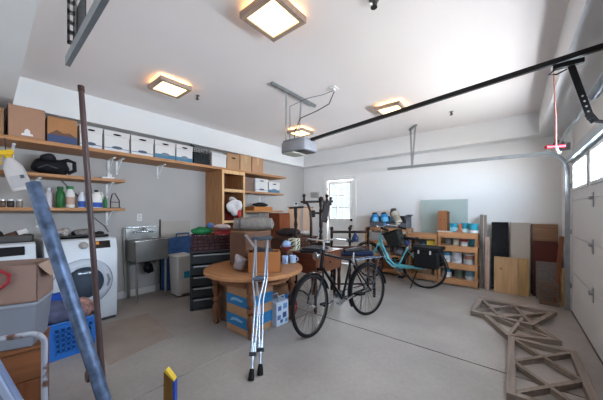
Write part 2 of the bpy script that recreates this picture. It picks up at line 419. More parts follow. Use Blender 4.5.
# boxes on the long shelf ------------------------------------------------
def carton(x1, y0, y1, z0, h, depth, lab, m=KRAFT, group=None, tape=True, name='cardboard_box', stripe=None, hole=False, label=None):
    t = thing(name, lab, 'box', (x1-depth/2, (y0+y1)/2, z0), 0, group)
    w = (y1-y0)/2 - .004; d = depth/2
    MB().box(-d, -w, 0, d, w, h).build('carton', m, t, bevel=.004)
    mb = MB().box(-d-.001, -w-.001, h-.001, d+.001, -.003, h+.004).box(-d-.001, .003, h-.001, d+.001, w+.001, h+.006); mb.build('top_flap', m, t)
    if tape: MB().box(d-.0005, -.025, h*.55, d+.0015, .025, h+.002).build('packing_tape', TAPE, t)
    if stripe: MB().box(d-.0005, -w, stripe[1], d+.002, w, stripe[2]).build('printed_stripe', plastic(stripe[0], .7), t)
    if hole: MB().box(d-.0005, -.04, h*.68, d+.002, .04, h*.78).build('hand_hole', M('#241a14', .9), t)
    if label: MB().box(d-.0005, -.07, .02, d+.002, .07, .12).build('shipping_label', paint('#d8d3cf'), t)
    return t
Z0 = 2.081
carton(-4.03, -.16, .125, Z0, .27, .4, 'brown cardboard box at the outer end of the long shelf, next to tall kraft carton', wood('#8c6a4c', 'z'))
t = carton(-4.02, .145, .425, Z0, .325, .42, 'tall plain kraft carton with a small white label on the long shelf', M('#a07a63', .85, 0, .06, 4.), tape=False)
MB().prism([(-.045, .0), (.045, .0), (.04, .02), (.022, .025), (.02, .055), (0, .075), (-.02, .055), (-.022, .025), (-.04, .02)], 0, .003, Matrix.Translation((.2095, .0, .025)) @ Matrix.Rotation(PI/2, 4, 'Z') @ Matrix.Rotation(PI/2, 4, 'X')).build('white_sticker', paint('#d9d2cf'), t)
t = carton(-4.02, .435, .70, Z0, .28, .42, 'orange-brown printed carton with dark blue base band on the long shelf', M('#a5744c', .7, 0, .1, 6.), tape=False, stripe=('#414b69', .0, .085))
MB().prism([(-.12, .085), (.12, .085), (.06, .125), (.0, .115), (-.05, .145)], 0, .0025, Matrix.Translation((.2095, 0, 0)) @ Matrix.Rotation(PI/2, 4, 'Z') @ Matrix.Rotation(PI/2, 4, 'X')).build('printed_mountain', plastic('#6b4a38', .7), t)

def banker(y0, y1, lab, z0=Z0, h=.262, x1=-4.03, band='small', d=.4):
    t = thing('storage_box', lab, 'box', (x1-d/2, (y0+y1)/2, z0), 0, 'white lidded storage boxes')
    w = (y1-y0)/2-.006; e = d/2
    MB().box(-e, -w, 0, e, w, h-.02).build('carton', BANK, t, bevel=.003)
    MB().box(-e-.004, -w-.004, h-.07, e+.004, w+.004, h).build('lid', BANK, t, bevel=.004)
    ho = MB()
    ho.prism([(w*.35*math.cos(a)*(1), .012*math.sin(a)) for a in [2*PI*i/12 for i in range(12)]], 0, .003, Matrix.Translation((e+.004, 0, h-.045)) @ Matrix.Rotation(PI/2, 4, 'Z') @ Matrix.Rotation(PI/2, 4, 'X'))
    ho.build('hand_hole', M('#121212', .9), t)
    if band == 'small':
        MB().box(e-.0005, -w, .035, e+.0015, w, .043).build('blue_line', BLUEINK, t)
        MB().prism([(w*.42*math.cos(a), .02*math.sin(a)) for a in [2*PI*i/14 for i in range(14)]], 0, .004, Matrix.Translation((e-.0005, 0, .05)) @ Matrix.Rotation(PI/2, 4, 'Z') @ Matrix.Rotation(PI/2, 4, 'X')).build('printed_oval', plastic('#4c5568', .7), t)
    else:
        MB().box(e-.0005, -w, .004, e+.002, w, .065).build('blue_band', plastic('#47738c', .7), t)
        MB().prism([(w*.42*math.cos(a), .025*math.sin(a)) for a in [2*PI*i/14 for i in range(14)]], 0, .004, Matrix.Translation((e-.0005, 0, .065)) @ Matrix.Rotation(PI/2, 4, 'Z') @ Matrix.Rotation(PI/2, 4, 'X')).build('printed_oval', plastic('#6b7580', .7), t)
    return t
banker(.715, .945, 'white lidded storage box touching the orange-brown printed carton')
banker(.955, 1.245, 'white lidded storage box, second along from the orange-brown printed carton')
banker(1.255, 1.548, 'white lidded storage box with blue line, in the middle of the row of five')
banker(1.56, 1.86, 'white lidded storage box with broad blue band, second from the black mesh crate', band='wide')
banker(1.87, 2.14, 'white lidded storage box with broad blue band, touching the black mesh crate', band='wide')
t = thing('mesh_crate', 'black mesh crate with papers between the white boxes on the long shelf', 'crate', (-4.22, 2.305, Z0))
mb = MB(); w, e, h = .148, .19, .27
for z in [i*.03 for i in range(10)]:
    mb.tube([(-e, -w, z), (e, -w, z), (e, w, z), (-e, w, z)], .004, 5, True)
for i in range(11):
    y = -w + 2*w*i/10; mb.cyl((e, y, 0), (e, y, h), .003, n=5); mb.cyl((-e, y, 0), (-e, y, h), .003, n=5)
for i in range(9):
    x = -e + 2*e*i/8; mb.cyl((x, -w, 0), (x, -w, h), .003, n=5); mb.cyl((x, w, 0), (x, w, h), .003, n=5)
mb.box(-e, -w, 0, e, w, .006); mb.build('basket', BLACK, t)
B(-.16, -.13, .008, .17, .13, .2).build('dark_folder', M('#34393a', .7, 0, .5, 14.), t)
MB().tube([(.19, -.14, .27), (.12, -.16, .31), (.0, -.1, .3), (-.1, .0, .28)], .012).build('strap', BLACK, t)
t = thing('storage_box', 'small plain white box between the black mesh crate and kraft cartons', 'box', (-4.2, 2.63, Z0))
B(-.17, -.145, 0, .17, .145, .235).build('carton', BANK, t, bevel=.003)
B(-.174, -.149, .19, .174, .149, .24).build('lid', BANK, t, bevel=.003)
carton(-4.03, 2.79, 3.075, Z0, .28, .38, 'kraft carton with a black hand hole beside the small plain white box', KRAFT, hole=True, tape=False)
carton(-4.03, 3.085, 3.365, Z0, .30, .38, 'taped kraft carton in the middle of the three at the shelf end', KRAFT2)
carton(-4.03, 3.375, 3.68, Z0, .30, .38, 'taped kraft carton last in the row on the long shelf, farthest along', M('#a98266', .85, 0, .08, 5.))
# lower right shelf boxes
carton(-4.1, 3.2, 3.47, 1.701, .26, .34, 'dull grey-brown carton on the shelf beside the tall cabinet', M('#7a6257', .8), tape=False)
banker(3.50, 3.86, 'larger white lidded box on the shelf right of the tall cabinet', 1.701, .275, -4.08, 'none' if False else 'small', .34)
banker(3.88, 4.22, 'white lidded box with blue band at the end of the shelf right of the cabinet', 1.701, .235, -4.08, 'wide', .32)
carton(-4.1, 3.48, 4.02, 1.311, .075, .3, 'flat orange carton on the lower shelf right of the tall cabinet', M('#b5753f', .8), tape=False)
MB().ball((0, 0, .045), .12, .2, .045).lump(.015, 12).build('cloth_bag', cloth('#26272a'), None, (-4.24, 3.78, 1.392))
tag(bpy.context.scene.objects['cloth_bag'], 'crumpled black bag lying on the flat orange carton', 'bag')
t = thing('plastic_bag', 'white and red plastic bag hanging out of the open cabinet', 'bag', (-3.955, 2.9, 1.36))
MB().ball((0, 0, 0), .05, .15, .15, 20).lump(.05, 9).build('bag', M('#cbc4c2', .4, 0, .15, 9., .3), t)
MB().ball((.03, .08, -.12), .03, .05, .09, 12).lump(.02, 9).build('red_print', M('#a8242b', .5), t)
MB().ball((-.06, 0, .14), .04, .08, .06, 10).lump(.02, 9).build('bag_neck', M('#d2cdcc', .5), t)
MB().ball((0, 0, .1), .12, .17, .12, 14).lump(.05, 8).build('cloth_bundle', cloth('#5f1c18'), None, (-4.2, 2.88, 1.13))
tag(bpy.data.objects['cloth_bundle'], 'dark red fabric bundle inside the cabinet behind the white bag', 'cloth')

# mid shelf: black bag, router; lower shelf: bottles --------------------
t = thing('black_bag', 'black soft bag with a loop handle on the short shelf', 'bag', (-4.27, .50, 1.731))
MB().ball((0, 0, .1), .12, .16, .1, 20).lump(.03, 11).build('body', M('#17161a', .7, 0, .3, 12., .2), t)
MB().tube([(.03, .07, .16), (.05, .14, .19), (.05, .2, .17), (.05, .205, .07), (.04, .14, .03)], .022, 10).build('handle', M('#141316', .6), t)
MB().ball((.02, -.03, .2), .06, .07, .05, 12).lump(.02, 14).build('flap', M('#232126', .6), t)
MB().tube([(.09, -.12, .06), (.11, -.05, .1), (.12, .04, .07)], .008, 6).build('zipper', M('#55545a', .4, .5), t)
t = thing('white_router', 'small white plastic device at the end of the short shelf', 'device', (-4.2, 1.03, 1.73))
MB().box(-.06, -.07, 0, .06, .07, .022).build('housing', plastic('#d6d5d4'), t, bevel=.005)
MB().box(-.02, .0, .022, .02, .05, .065).build('stand', plastic('#d0cfce'), t, bevel=.004)

def bottle(name, lab, y, h, r, m, cap, capm, handle=False, label=None, x=-4.24, z=1.341, square=1.0, spray=False):
    t = thing(name, lab, 'bottle', (x, y, z), 0, 'cleaning bottles on the lower shelf')
    MB().lathe([(r*.92, 0), (r, .01), (r, h*.6), (r*.92, h*.72), (r*.45, h*.85), (r*.42, h*.88)], 18, None, square, 1).build('body', m, t)
    MB().lathe([(r*cap, h*.86), (r*cap, h*.98), (r*cap*.8, h)], 16).build('cap', capm, t)
    if handle: MB().tube([(0, r*.35, h*.86), (0, r*.95, h*.84), (0, r*1.1, h*.7), (0, r*.95, h*.55)], r*.16).build('handle', m, t)
    if label: 
        MB().lathe([(r*1.012, h*label[1]), (r*1.012, h*label[2])], 18, None, square, 1).build('label', plastic(label[0], .5), t)
    if spray:
        MB().box(-.015, -.05, h*.97, .015, .04, h*1.06).bar((0, -.02, h*.97), (0, -.045, h*.86), .012, .008).build('trigger', capm, t, bevel=.004)
    return t
bottle('spray_can', 'pale slim bottle standing alone beside the green ones', .475, .235, .03, plastic('#bdb5ba'), .6, plastic('#cfcbd0'))
bottle('detergent_bottle', 'dark green bottle behind the white bottle with green cap', .575, .255, .042, plastic('#1f5a2a'), .7, plastic('#1d5127'))
bottle('detergent_bottle', 'white bottle with a bright green cap and brown print', .665, .265, .045, plastic('#d5d3cd'), .8, plastic('#2f7d44'), label=('#b89684', .15, .5))
bottle('spray_bottle', 'small blue and white bottle partly hidden by the thin dark pole', .775, .2, .036, plastic('#c9ccd6'), .5, plastic('#d6d7da'), label=('#2f4f9c', .05, .42))
bottle('bleach_jug', 'white jug with handle and blue and orange label', .925, .235, .062, plastic('#dcd8d2'), .35, BLACK, True, ('#2b4fa3', .04, .3))
bottle('dish_soap_bottle', 'small green bottle beside the white jug', 1.02, .15, .024, plastic('#2d6a3c'), .5, plastic('#2a6236'))
for y, c, lab in ((.115, '#5d4a3c', 'short jar with brown contents next to the shelf end'), (.175, '#39302c', 'dark short jar between two other jars on lower shelf'), (.24, '#7d766e', 'short clear jar beside the pale slim bottle')):
    t = thing('jar', lab, 'jar', (-4.22, y, 1.341), 0, 'short jars on the lower shelf')
    MB().lathe([(.026, 0), (.028, .01), (.028, .06), (.024, .07)], 14).build('glass', M(c, .2), t)
    MB().lathe([(.027, .07), (.027, .088), (.022, .09)], 14).build('lid', M('#b8b4ae', .3, .6), t)
t = thing('wire_hook', 'black wire loop stand at the end of the bottle shelf', 'hook', (-4.2, 1.12, 1.341))
MB().tube([(0, -.05, 0), (0, -.05, .1), (0, -.03, .19), (0, 0, .2), (0, .05, .1), (0, .05, .0)], .007, 6).tube([(0, -.05, .08), (0, .05, .08)], .005, 6).build('loop', BLACK, t)
MB().box(-.04, -.06, 0, .04, .06, .008).build('foot_plate', BLACK, t)

# spray bottle hanging from the shelf over the washers
t = thing('spray_bottle', 'large white spray bottle with yellow trigger head hanging in front of the shelves', 'bottle', (-3.975, .205, 1.675), 0, None, rot=(math.radians(17), 0, 0))
MB().lathe([(.075, -.16), (.08, -.15), (.08, .0), (.072, .08), (.04, .15), (.026, .165), (.026, .18)], 20, None, .6, 1).build('body', plastic('#bdb7b5', .4), t)
MB().lathe([(.03, .175), (.03, .2), (.02, .21)], 14).build('collar', plastic('#c6a01c'), t)
MB().box(-.02, -.085, .205, .02, .05, .255).box(-.012, -.11, .22, .012, -.085, .245).build('spray_head', plastic('#d8ae1e'), t, bevel=.008)
MB().tube([(0, -.05, .205), (0, -.075, .16), (0, -.07, .12)], .01).build('trigger', plastic('#caa01a'), t)
MB().box(.044, -.055, -.13, .05, .06, -.01).build('label', plastic('#a8a3a3', .5), t)
MB().box(.049, .015, -.045, .052, .045, -.01).build('label_mark', plastic('#4c4a4e', .5), t)
MB().tube([(0, .0, .25), (.0, .01, .29), (.0, .03, .37)], .004, 6).build('hanging_cord', BLACK, t)
MB().tube([(XL+.01, .62, 1.69), (XL+.006, .78, 1.5), (XL+.006, .88, 1.28), (XL+.006, 1.08, 1.08), (XL+.006, 1.12, 1.0)], .006, 6).build('wall_cable', M('#3a3634', .6))
tag(bpy.data.objects['wall_cable'], 'dark cable running down the wall behind the bottle shelf', 'cable')
def plate(lab, x, y, z):
    t = thing('wall_outlet', lab, 'outlet', (x, y, z))
    MB().box(0, -.035, -.057, .006, .035, .057).build('plate', paint('#d3d1ce', .4), t, bevel=.002)
    MB().box(.006, -.016, .008, .009, .016, .04).box(.006, -.016, -.04, .009, .016, -.008).build('socket', paint('#bdbab6', .4), t, bevel=.002)
plate('white wall outlet above the utility sink', XL, 1.52, 1.2)

# ------------------------------------------------------------------ laundry machines
WH = M('#c9ccd0', .3, 0, .02, 3.); GREYP = M('#b4b7bb', .3)
def laundry(name, y0, lab, knob_y, disp):
    t = thing(name, lab, 'washing machine' if name == 'washing_machine' else 'dryer', (-4.12, y0+.32, 0))
    X, w = .38, .318
    cab = MB().prism([(-.34, .03), (X-.02, .03), (X-.005, .1), (X, .3), (X, .84), (X-.05, .965), (X-.09, .98), (-.34, .98)], -w, w, Matrix.Rotation(PI/2, 4, 'X'))
    cab.build('cabinet', WH, t, bevel=.008)
    dc = Matrix.Translation((X-.01, 0, .49)) @ Matrix.Rotation(PI/2, 4, 'Y')
    MB().lathe([(.262, 0), (.262, .02), (.25, .035), (.2, .05), (.18, .045), (.175, .02), (.175, 0)], 40, dc).build('door_ring', M('#b4b9c1', .2), t)
    MB().lathe([(.27, 0), (.27, .014), (.262, .016), (.26, 0)], 40, dc).build('door_seam', M('#70757c', .3, .4), t)
    MB().lathe([(.178, .02), (.178, .032), (.13, .048), (.06, .06), (0, .062)], 32, dc).build('door_glass', M('#3c444f', .08, 0, .3, 5.), t)
    MB().tube([(X+.03, .21, .42), (X+.05, .225, .49), (X+.03, .21, .56)], .012).build('door_handle', M('#a6abb2', .25, .5), t)
    tilt = Matrix.Translation((X-.025, 0, .905)) @ Matrix.Rotation(math.atan2(.05, .125), 4, 'Y').inverted()
    MB().box(-.006, disp[0], -.045, .006, disp[1], .045, tilt).build('display_panel', M('#1c1a1d', .2), t, bevel=.004)
    MB().lathe([(.042, 0), (.04, .02), (.03, .024), (.028, .04), (.0, .042)], 24, tilt @ Matrix.Translation((.002, knob_y, 0)) @ Matrix.Rotation(PI/2, 4, 'Y')).build('dial', M('#9d9a99', .25, .5), t)
    if name == 'dryer': MB().box(.004, .06, -.0, .009, .14, .035, tilt).build('status_sticker', plastic('#d68a35'), t)
    MB().box(-.33, -w+.01, .0, X-.03, w-.01, .032).build('plinth', M('#3a3c42', .6), t)
    return t
laundry('washing_machine', -.31, 'white front-load washer with its dark display, half hidden by the open cardboard box', -.06, (.05, .24))
laundry('dryer', .385, 'white front-load dryer with round dark glass door beside the utility sink', .0, (.09, .25))
# clutter on top
t = thing('plastic_tray', 'dark grey plastic tray of odds and ends on the washer', 'tray', (-3.98, .12, .981))
MB().box(-.12, -.28, 0, .12, .2, .01).box(-.12, -.28, 0, -.11, .2, .07).box(.11, -.28, 0, .12, .2, .07).box(-.12, -.28, 0, .12, -.27, .07).box(-.12, .19, 0, .12, .2, .07).build('tray', M('#4a4644', .5), t)
MB().ball((0, -.12, .07), .08, .12, .06, 14).lump(.04, 16).build('dark_clutter', M('#2e2522', .7, 0, .5, 20.), t)
MB().ball((0, .08, .06), .07, .08, .05, 12).lump(.03, 16).build('brown_clutter', M('#5a4438', .7, 0, .4, 20.), t)
MB().box(-.05, -.035, 0, .05, .035, .045, Matrix.Translation((.06, .13, .085)) @ Matrix.Rotation(.35, 4, 'X')).build('card_box', paint('#c9c3bf'), None, (-3.98, .12, .982))
tag(bpy.data.objects['card_box'], 'small white card box tilted on the washer tray', 'box')
t = thing('plastic_tray', 'low dark tray with crumpled pale packaging on the dryer', 'tray', (-4.02, .7, .984))
MB().box(-.14, -.26, 0, .14, .27, .02).box(.125, -.26, 0, .14, .27, .035).box(-.14, -.26, 0, -.125, .27, .035).build('tray', M('#2a2624', .5), t, bevel=.003)
MB().ball((0, -.14, .06), .1, .1, .055, 16).lump(.05, 14).build('crumpled_wrap', M('#a39b97', .4, 0, .4, 20.), t)
MB().ball((0, .05, .05), .1, .1, .045, 16).lump(.04, 14).build('grey_wrap', M('#7a726e', .5, 0, .4, 20.), t)
MB().ball((0, .19, .035), .07, .07, .025, 12).lump(.02, 14).build('dark_cloth', cloth('#2b2422'), t)

# ------------------------------------------------------------------ utility sink
t = thing('utility_sink', 'stainless steel utility sink on legs against the left wall', 'sink', (-4.27, 1.55, 0))
SS = M('#8f8b86', .32, .85, .12, 7.)
w, d = .225, .19
b = MB().box(-d, -w, .57, d, w, .575).box(d-.006, -w, .57, d, w, .87).box(-d, -w, .57, -d+.006, w, .87).box(-d, -w, .57, d, -w+.006, .87).box(-d, w-.006, .57, d, w, .87)
b.build('basin', SS, t)
MB().tube([(d, -w, .872), (d, w, .872), (-d, w, .872), (-d, -w, .872)], .012, 8, True).build('rim', metal('#b3afaa', .25), t)
MB().box(-d-.02, -w, .86, -d-.008, w, 1.07).build('backsplash', SS, t)
for x in (-d+.03, d-.03):
    for y in (-w+.03, w-.03):
        MB().cyl((x, y, .03), (x, y, .575), .016).cyl((x, y, 0), (x, y, .03), .012, .02).build('leg', metal('#aaa6a0', .3), t)
fa = MB().cyl((-d+.02, -.13, .98), (-d+.02, .13, .98), .014).tube([(-d+.02, 0, .98), (-d+.05, 0, 1.04), (-d+.12, 0, 1.04), (-d+.16, 0, .98)], .012)
fa.build('faucet', CHROME, t)
for y in (-.12, .12): MB().cyl((-d+.02, y, .98), (-d+.06, y, .98), .02).bar((-d+.06, y-.04, .98), (-d+.06, y+.04, .98), .014, .014).build('tap_handle', CHROME, t)
MB().cyl((-d+.0, -w-.0, 1.05), (-d+.0, w, 1.05), .013).build('splash_rail', CHROME, t)
MB().tube([(0, 0, .57), (0, 0, .46), (0, .03, .38), (-.02, .06, .38), (-.08, .06, .46), (-.16, .06, .46)], .04, 10).ball((0, .0, .44), .055, .055, .07).build('drain_trap', BLACK, t)
MB().tube([(-d-.01, -w-.02, 1.05), (-d+.03, -w-.03, .8), (-d+.0, -w-.02, .4), (-d+.05, -w-.01, .1)], .01, 7).build('supply_hose', M('#8d8983', .4, .4), t)

# trash bin, blue bag, leaning board behind it
t = thing('trash_bin', 'white plastic waste bin with a teal label beside the sink', 'bin', (-3.99, 1.925, 0), math.radians(0))
MB().prism([(-.115, -.1), (.115, -.1), (.115, .1), (-.115, .1)], 0, .02).build('foot', plastic('#4c4a49'), t)
bm_ = MB(); lo = [(-.125, -.105), (.125, -.105), (.125, .105), (-.125, .105)]
a = [bm_.bm.verts.new((x, y, .02)) for x, y in lo]; bb = [bm_.bm.verts.new((x*1.18, y*1.18, .6)) for x, y in lo]
bm_.skin(a, bb); bm_.bm.faces.new(a[::-1]); bm_.bm.faces.new(bb); bm_.build('body', plastic('#b7b4b1'), t, bevel=.02)
MB().box(-.155, -.132, .595, .155, .132, .63).build('lid', plastic('#c3c1be'), t, bevel=.012)
MB().box(.133, -.02, .28, .139, .085, .42).build('label', plastic('#2d7f9c', .5), t)
MB().box(.12, -.05, .02, .18, .05, .045).build('pedal', M('#3a3938', .5), t, bevel=.004)
t = thing('blue_bag', 'large blue woven bag standing behind the white waste bin', 'bag', (-4.37, 2.12, 0))
MB().lathe([(.6, 0), (.98, .03), (1, .3), (.97, .6), (.9, .8), (.7, .86), (.2, .87)], 24, None, .08, .33).lump(.02, 6).build('bag', M('#33527f', .7, 0, .25, 16., .3), t)
MB().tube([(.02, -.12, .8), (.04, -.1, .92), (.04, .1, .92), (.02, .12, .8)], .012).build('handle', M('#37517b', .8), t)
t = thing('leaning_board', 'pale board with a dark edge leaning on the wall behind the blue bag', 'board', (-4.478, 1.81, 0))
MB().box(-.012, .02, 0, .0, .52, 1.13).build('board', paint('#a59c92'), t)
MB().box(-.014, 0, 0, .002, .02, 1.16).build('edge_strip', M('#3a3533', .5), t)

# drawers and crate
t = thing('drawer_tower', 'black plastic drawer tower standing behind the round table', 'drawers', (-3.27, 2.0, 0), math.radians(-27))
MB().box(-.2, -.27, 0, .19, -.255, .77).box(-.2, .255, 0, .19, .27, .77).box(-.2, -.27, .75, .2, .27, .77).box(-.2, -.27, 0, .19, .27, .015).box(-.2, -.255, .015, -.19, .255, .75).build('frame', M('#3c3d3e', .45), t, bevel=.004)
for i in range(5):
    z = .025 + i*.145
    dr = MB().box(-.18, -.25, z, .19, .25, z+.125).build('drawer', M('#313335', .3), t, bevel=.006)
    MB().box(.19, -.23, z+.105, .205, .23, z+.122).build('pull_lip', M('#9a9c9f', .3), dr, bevel=.003)
for x in (-.17, .17):
    for y in (-.24, .24): MB().ball((x, y, .006), .022, .022, .022, 10).build('caster', BLACK, t)
t = thing('plastic_crate', 'dark maroon plastic crate of toys on top of the black drawers', 'crate', (-3.29, 2.01, .771), math.radians(-27))
cm = M('#3c1a1f', .5); mb = MB()
for z in (0, .045, .09, .135, .18):
    for x, y0, y1 in ((.17, -.25, .25), (-.17, -.25, .25)): mb.box(x-.006, y0, z, x+.006, y1, z+.018)
    for y in (-.25, .25): mb.box(-.17, y-.006, z, .17, y+.006, z+.018)
for i in range(8):
    y = -.25 + .5*i/7
    mb.box(.164, y-.008, 0, .176, y+.008, .195); mb.box(-.176, y-.008, 0, -.164, y+.008, .195)
mb.box(-.17, -.25, 0, .17, .25, .006); mb.build('lattice', cm, t)
B(-.15, -.23, .008, .15, .23, .14).build('liner', M('#5c4743', .7, 0, .9, 16.), t)
def blob(name, lab, cat, loc, r, m, amt=.03, s=10, group=None, n=18):
    o = MB().ball((0, 0, r[2]), r[0], r[1], r[2], n).lump(amt, s).build(name, m, None, loc)
    z = min(v.co.z for v in o.data.vertices)
    for v in o.data.vertices: v.co.z -= z
    return tag(o, lab, cat, group)
blob('green_bundle', 'bright green crumpled cloth lying on the maroon crate', 'cloth', (-3.28, 1.87, .97), (.1, .15, .05), M('#1f6b3c', .6, 0, .4, 18.), .02, 14)
blob('blue_ball', 'small blue and white ball resting on the green cloth', 'ball', (-3.24, 1.97, 1.06), (.045, .045, .04), M('#4d6a9a', .5, 0, .4, 30.), .0)
t = thing('red_box', 'red box with a pale folded cloth on the maroon crate', 'box', (-3.23, 2.15, .97), math.radians(-27))
B(-.12, -.11, 0, .12, .12, .055).build('carton', plastic('#7f1f22'), t, bevel=.004)
blob('folded_cloth', 'pale pinkish folded cloth on top of the red box', 'cloth', (-3.23, 2.15, 1.026), (.11, .12, .04), cloth('#b8a5a2'), .015, 9)

# ------------------------------------------------------------------ round table and what stands on it
TX, TY, TZ, TR = -2.355, 2.01, .645, .565
t = thing('round_table', 'round pine table with turned legs behind the crutches', 'table', (TX, TY, 0))
MB().lathe([(TR-.02, TZ-.04), (TR, TZ-.033), (TR, TZ-.008), (TR-.01, TZ)], 56).build('tabletop', wood('#a2714c', 'x', .4), t)
MB().lathe([(.4, TZ-.13), (.415, TZ-.13), (.415, TZ-.04), (.4, TZ-.04)], 40).build('apron', wood('#7d5137', 'x', .5), t)
for sx in (-1, 1):
    for sy in (-1, 1):
        MB().lathe([(.022, 0), (.034, .02), (.022, .05), (.03, .08), (.046, .15), (.042, .2), (.024, .245), (.046, .27), (.046, .285), (.024, .31), (.04, .36), (.046, .42), (.028, .455), (.046, .465), (.046, TZ-.04)], 18, Matrix.Translation((sx*.31, sy*.31, 0))).build('leg', wood('#6d452e', 'z', .45), t)
def open_box(name, lab, loc, rz, w, d, h, m, inside=None, cat='box', flaps=True, th=.006):
    t = thing(name, lab, cat, loc, rz)
    w /= 2; d /= 2
    MB().box(-w, -d, 0, w, d, th).box(-w, -d, 0, w, -d+th, h).box(-w, d-th, 0, w, d, h).box(-w, -d, 0, -w+th, d, h).box(w-th, -d, 0, w, d, h).build('carton', m, t)
    if flaps:
        for s in (-1, 1):
            MB().bar((s*w, -d*.95, h), (s*w, d*.95, h), .005, .005).prism([(-d*.95, 0), (d*.95, 0), (d*.9, -.1), (-d*.9, -.1)], -.002, .002, Matrix.Translation((s*(w+.004), 0, h)) @ Matrix.Rotation(s*.4, 4, 'Y') @ Matrix.Rotation(PI/2, 4, 'Z') @ Matrix.Rotation(PI/2, 4, 'X')).build('flap', m, t)
    return t
# tall brown box on the table, wooden-fronted box before it
t = thing('cardboard_box', 'tall brown cardboard box on the round table carrying the grey roll', 'box', (-2.52, 2.09, TZ+.001), 0)
B(-.15, -.2, 0, .15, .2, .40).build('carton', M('#66493a', .85, 0, .1, 5.), t, bevel=.005)
B(-.152, -.202, .40, .152, -.004, .406).box(-.152, .004, .40, .152, .202, .408).build('flap', M('#866349', .85), t)
t = thing('wooden_box', 'orange-brown box filled with dark things, right behind the crutch pads', 'box', (-2.10, 1.93, TZ+.001), TH+.16)
B(-.17, -.1, 0, .17, -.09, .22).box(-.17, .09, 0, .17, .1, .22).box(-.17, -.1, 0, -.16, .1, .22).box(.16, -.1, 0, .17, .1, .22).box(-.17, -.1, 0, .17, .1, .01).build('box_walls', M('#9a5f34', .7, 0, .08, 5.), t, bevel=.003)
MB().ball((-.03, 0, .2), .12, .08, .06, 16).lump(.04, 14).build('dark_contents', M('#2a2a2e', .5, 0, .4, 18.), t)
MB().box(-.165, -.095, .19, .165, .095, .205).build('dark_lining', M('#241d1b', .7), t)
t = thing('grey_roll', 'grey rolled blanket lying on the tall brown box', 'blanket', (-2.50, 2.12, TZ+.425))
MB().lathe([(.02, -.25), (.07, -.24), (.08, -.18), (.075, 0), (.085, .12), (.07, .23), (.02, .25)], 18, Matrix.Translation((0, 0, .07)) @ Matrix.Rotation(TH, 4, 'Z') @ Matrix.Rotation(PI/2, 4, 'Y')).lump(.014, 10).build('roll', cloth('#7f7770'), t)
MB().lathe([(.088, -.012), (.088, .012)], 16, Matrix.Translation((-.12, -.1, .07)) @ Matrix.Rotation(TH, 4, 'Z') @ Matrix.Rotation(PI/2, 4, 'Y')).build('tie_strap', cloth('#5a544f'), t)
blob('white_cloth', 'white rounded cloth bundle on the table between two boxes', 'cloth', (-2.30, 1.76, TZ), (.075, .06, .08), cloth('#9b9193'), .04, 12)
t = MB().bar((-2.36, 1.88, TZ+.38), (-2.17, 1.85, TZ+.26), .03, .014).build('metal_bar', ALU); tag(t, 'short silver bar lying diagonally across the two boxes on the table', 'bar')
def mug(lab, loc, rz, m):
    t = thing('mug', lab, 'mug', loc, rz, 'pale blue mugs on the table')
    MB().lathe([(.036, 0), (.04, .005), (.042, .095), (.039, .095), (.036, .01), (.0, .008)], 20).build('cup', m, t)
    MB().tube([(.04, 0, .075), (.065, 0, .07), (.068, 0, .04), (.04, 0, .025)], .007).build('handle', m, t)
MUG = M('#a9bcd6', .25, 0, .1, 8.)
mug('pale blue mug on the table edge, the nearer of two beside the orange-brown box', (-2.19, 2.36, TZ+.001), -.6, MUG)
mug('pale blue mug on the table edge, the farther of two under the red bowl', (-2.14, 2.45, TZ+.001), .4, MUG)
t = thing('stacked_carton', 'small dark carton behind the mugs carrying the red bowl', 'box', (-2.27, 2.47, TZ+.001))
B(-.06, -.055, 0, .06, .055, .13).build('carton', M('#4b3228', .8), t, bevel=.003)
B(-.063, -.058, .122, .063, .058, .136).build('lid', M('#5a3d30', .8), t, bevel=.003)
t = thing('red_bowl', 'red-brown bowl holding a blue and white bundle behind the mugs', 'bowl', (-2.27, 2.47, TZ+.138))
MB().lathe([(.03, 0), (.035, .008), (.075, .045), (.08, .06), (.074, .06), (.03, .015), (0, .012)], 24).build('bowl', M('#7a3630', .35), t)
blob('patterned_bundle', 'blue and white patterned cloth ball in the red bowl', 'cloth', (-2.27, 2.47, TZ+.166), (.058, .058, .05), M('#9db3d4', .6, 0, .5, 16.), .012, 14)

# under the table
def ucarton(lab, x0, y0, x1, y1, h, bands, m=KRAFT):
    t = thing('cardboard_box', lab, 'box', ((x0+x1)/2, (y0+y1)/2, 0)); w = (x1-x0)/2; d = (y1-y0)/2
    B(-w, -d, 0, w, d, h).build('carton', m, t, bevel=.004)
    B(-w-.002, -d-.002, h-.001, w+.002, -.004, h+.005).box(-w-.002, .004, h-.001, w+.002, d+.002, h+.007).build('flap', m, t)
    for a, b, c in bands:
        B(-w-.002, -d-.002, a, w+.002, d+.002, b).build('printed_band', plastic(c, .7), t)
    return t
t = ucarton('cardboard box with two broad blue bands on the floor under the round table', -2.46, 1.70, -2.10, 2.06, .49, [(.07, .19, '#2f6f9e'), (.29, .4, '#2f6f9e')], M('#a57e5e', .85, 0, .08, 5.))
for z, s in ((.13, .05), (.345, .05)):
    MB().prism([(-.11, -.02), (-.02, .0), (.09, -.005), (.11, .015), (.0, .03), (-.08, .02)], 0, .004, Matrix.Translation((0, -.1815, z)) @ Matrix.Rotation(PI/2, 4, 'X')).build('printed_swoosh', plastic('#7fa6c4', .7), t)
ucarton('plain brown box on the floor behind the blue banded box', -2.82, 1.78, -2.5, 2.2, .5, [], M('#6f5240', .85, 0, .1, 5.))
ucarton('low cardboard box with a blue band behind the patterned tote', -2.5, 2.13, -2.2, 2.46, .36, [(.1, .26, '#2c6aa0')], M('#8b6347', .85, 0, .08, 5.))
t = thing('shopping_tote', 'small white tote with blue patches on the floor under the table', 'bag', (-2.10, 2.15, 0), 0)
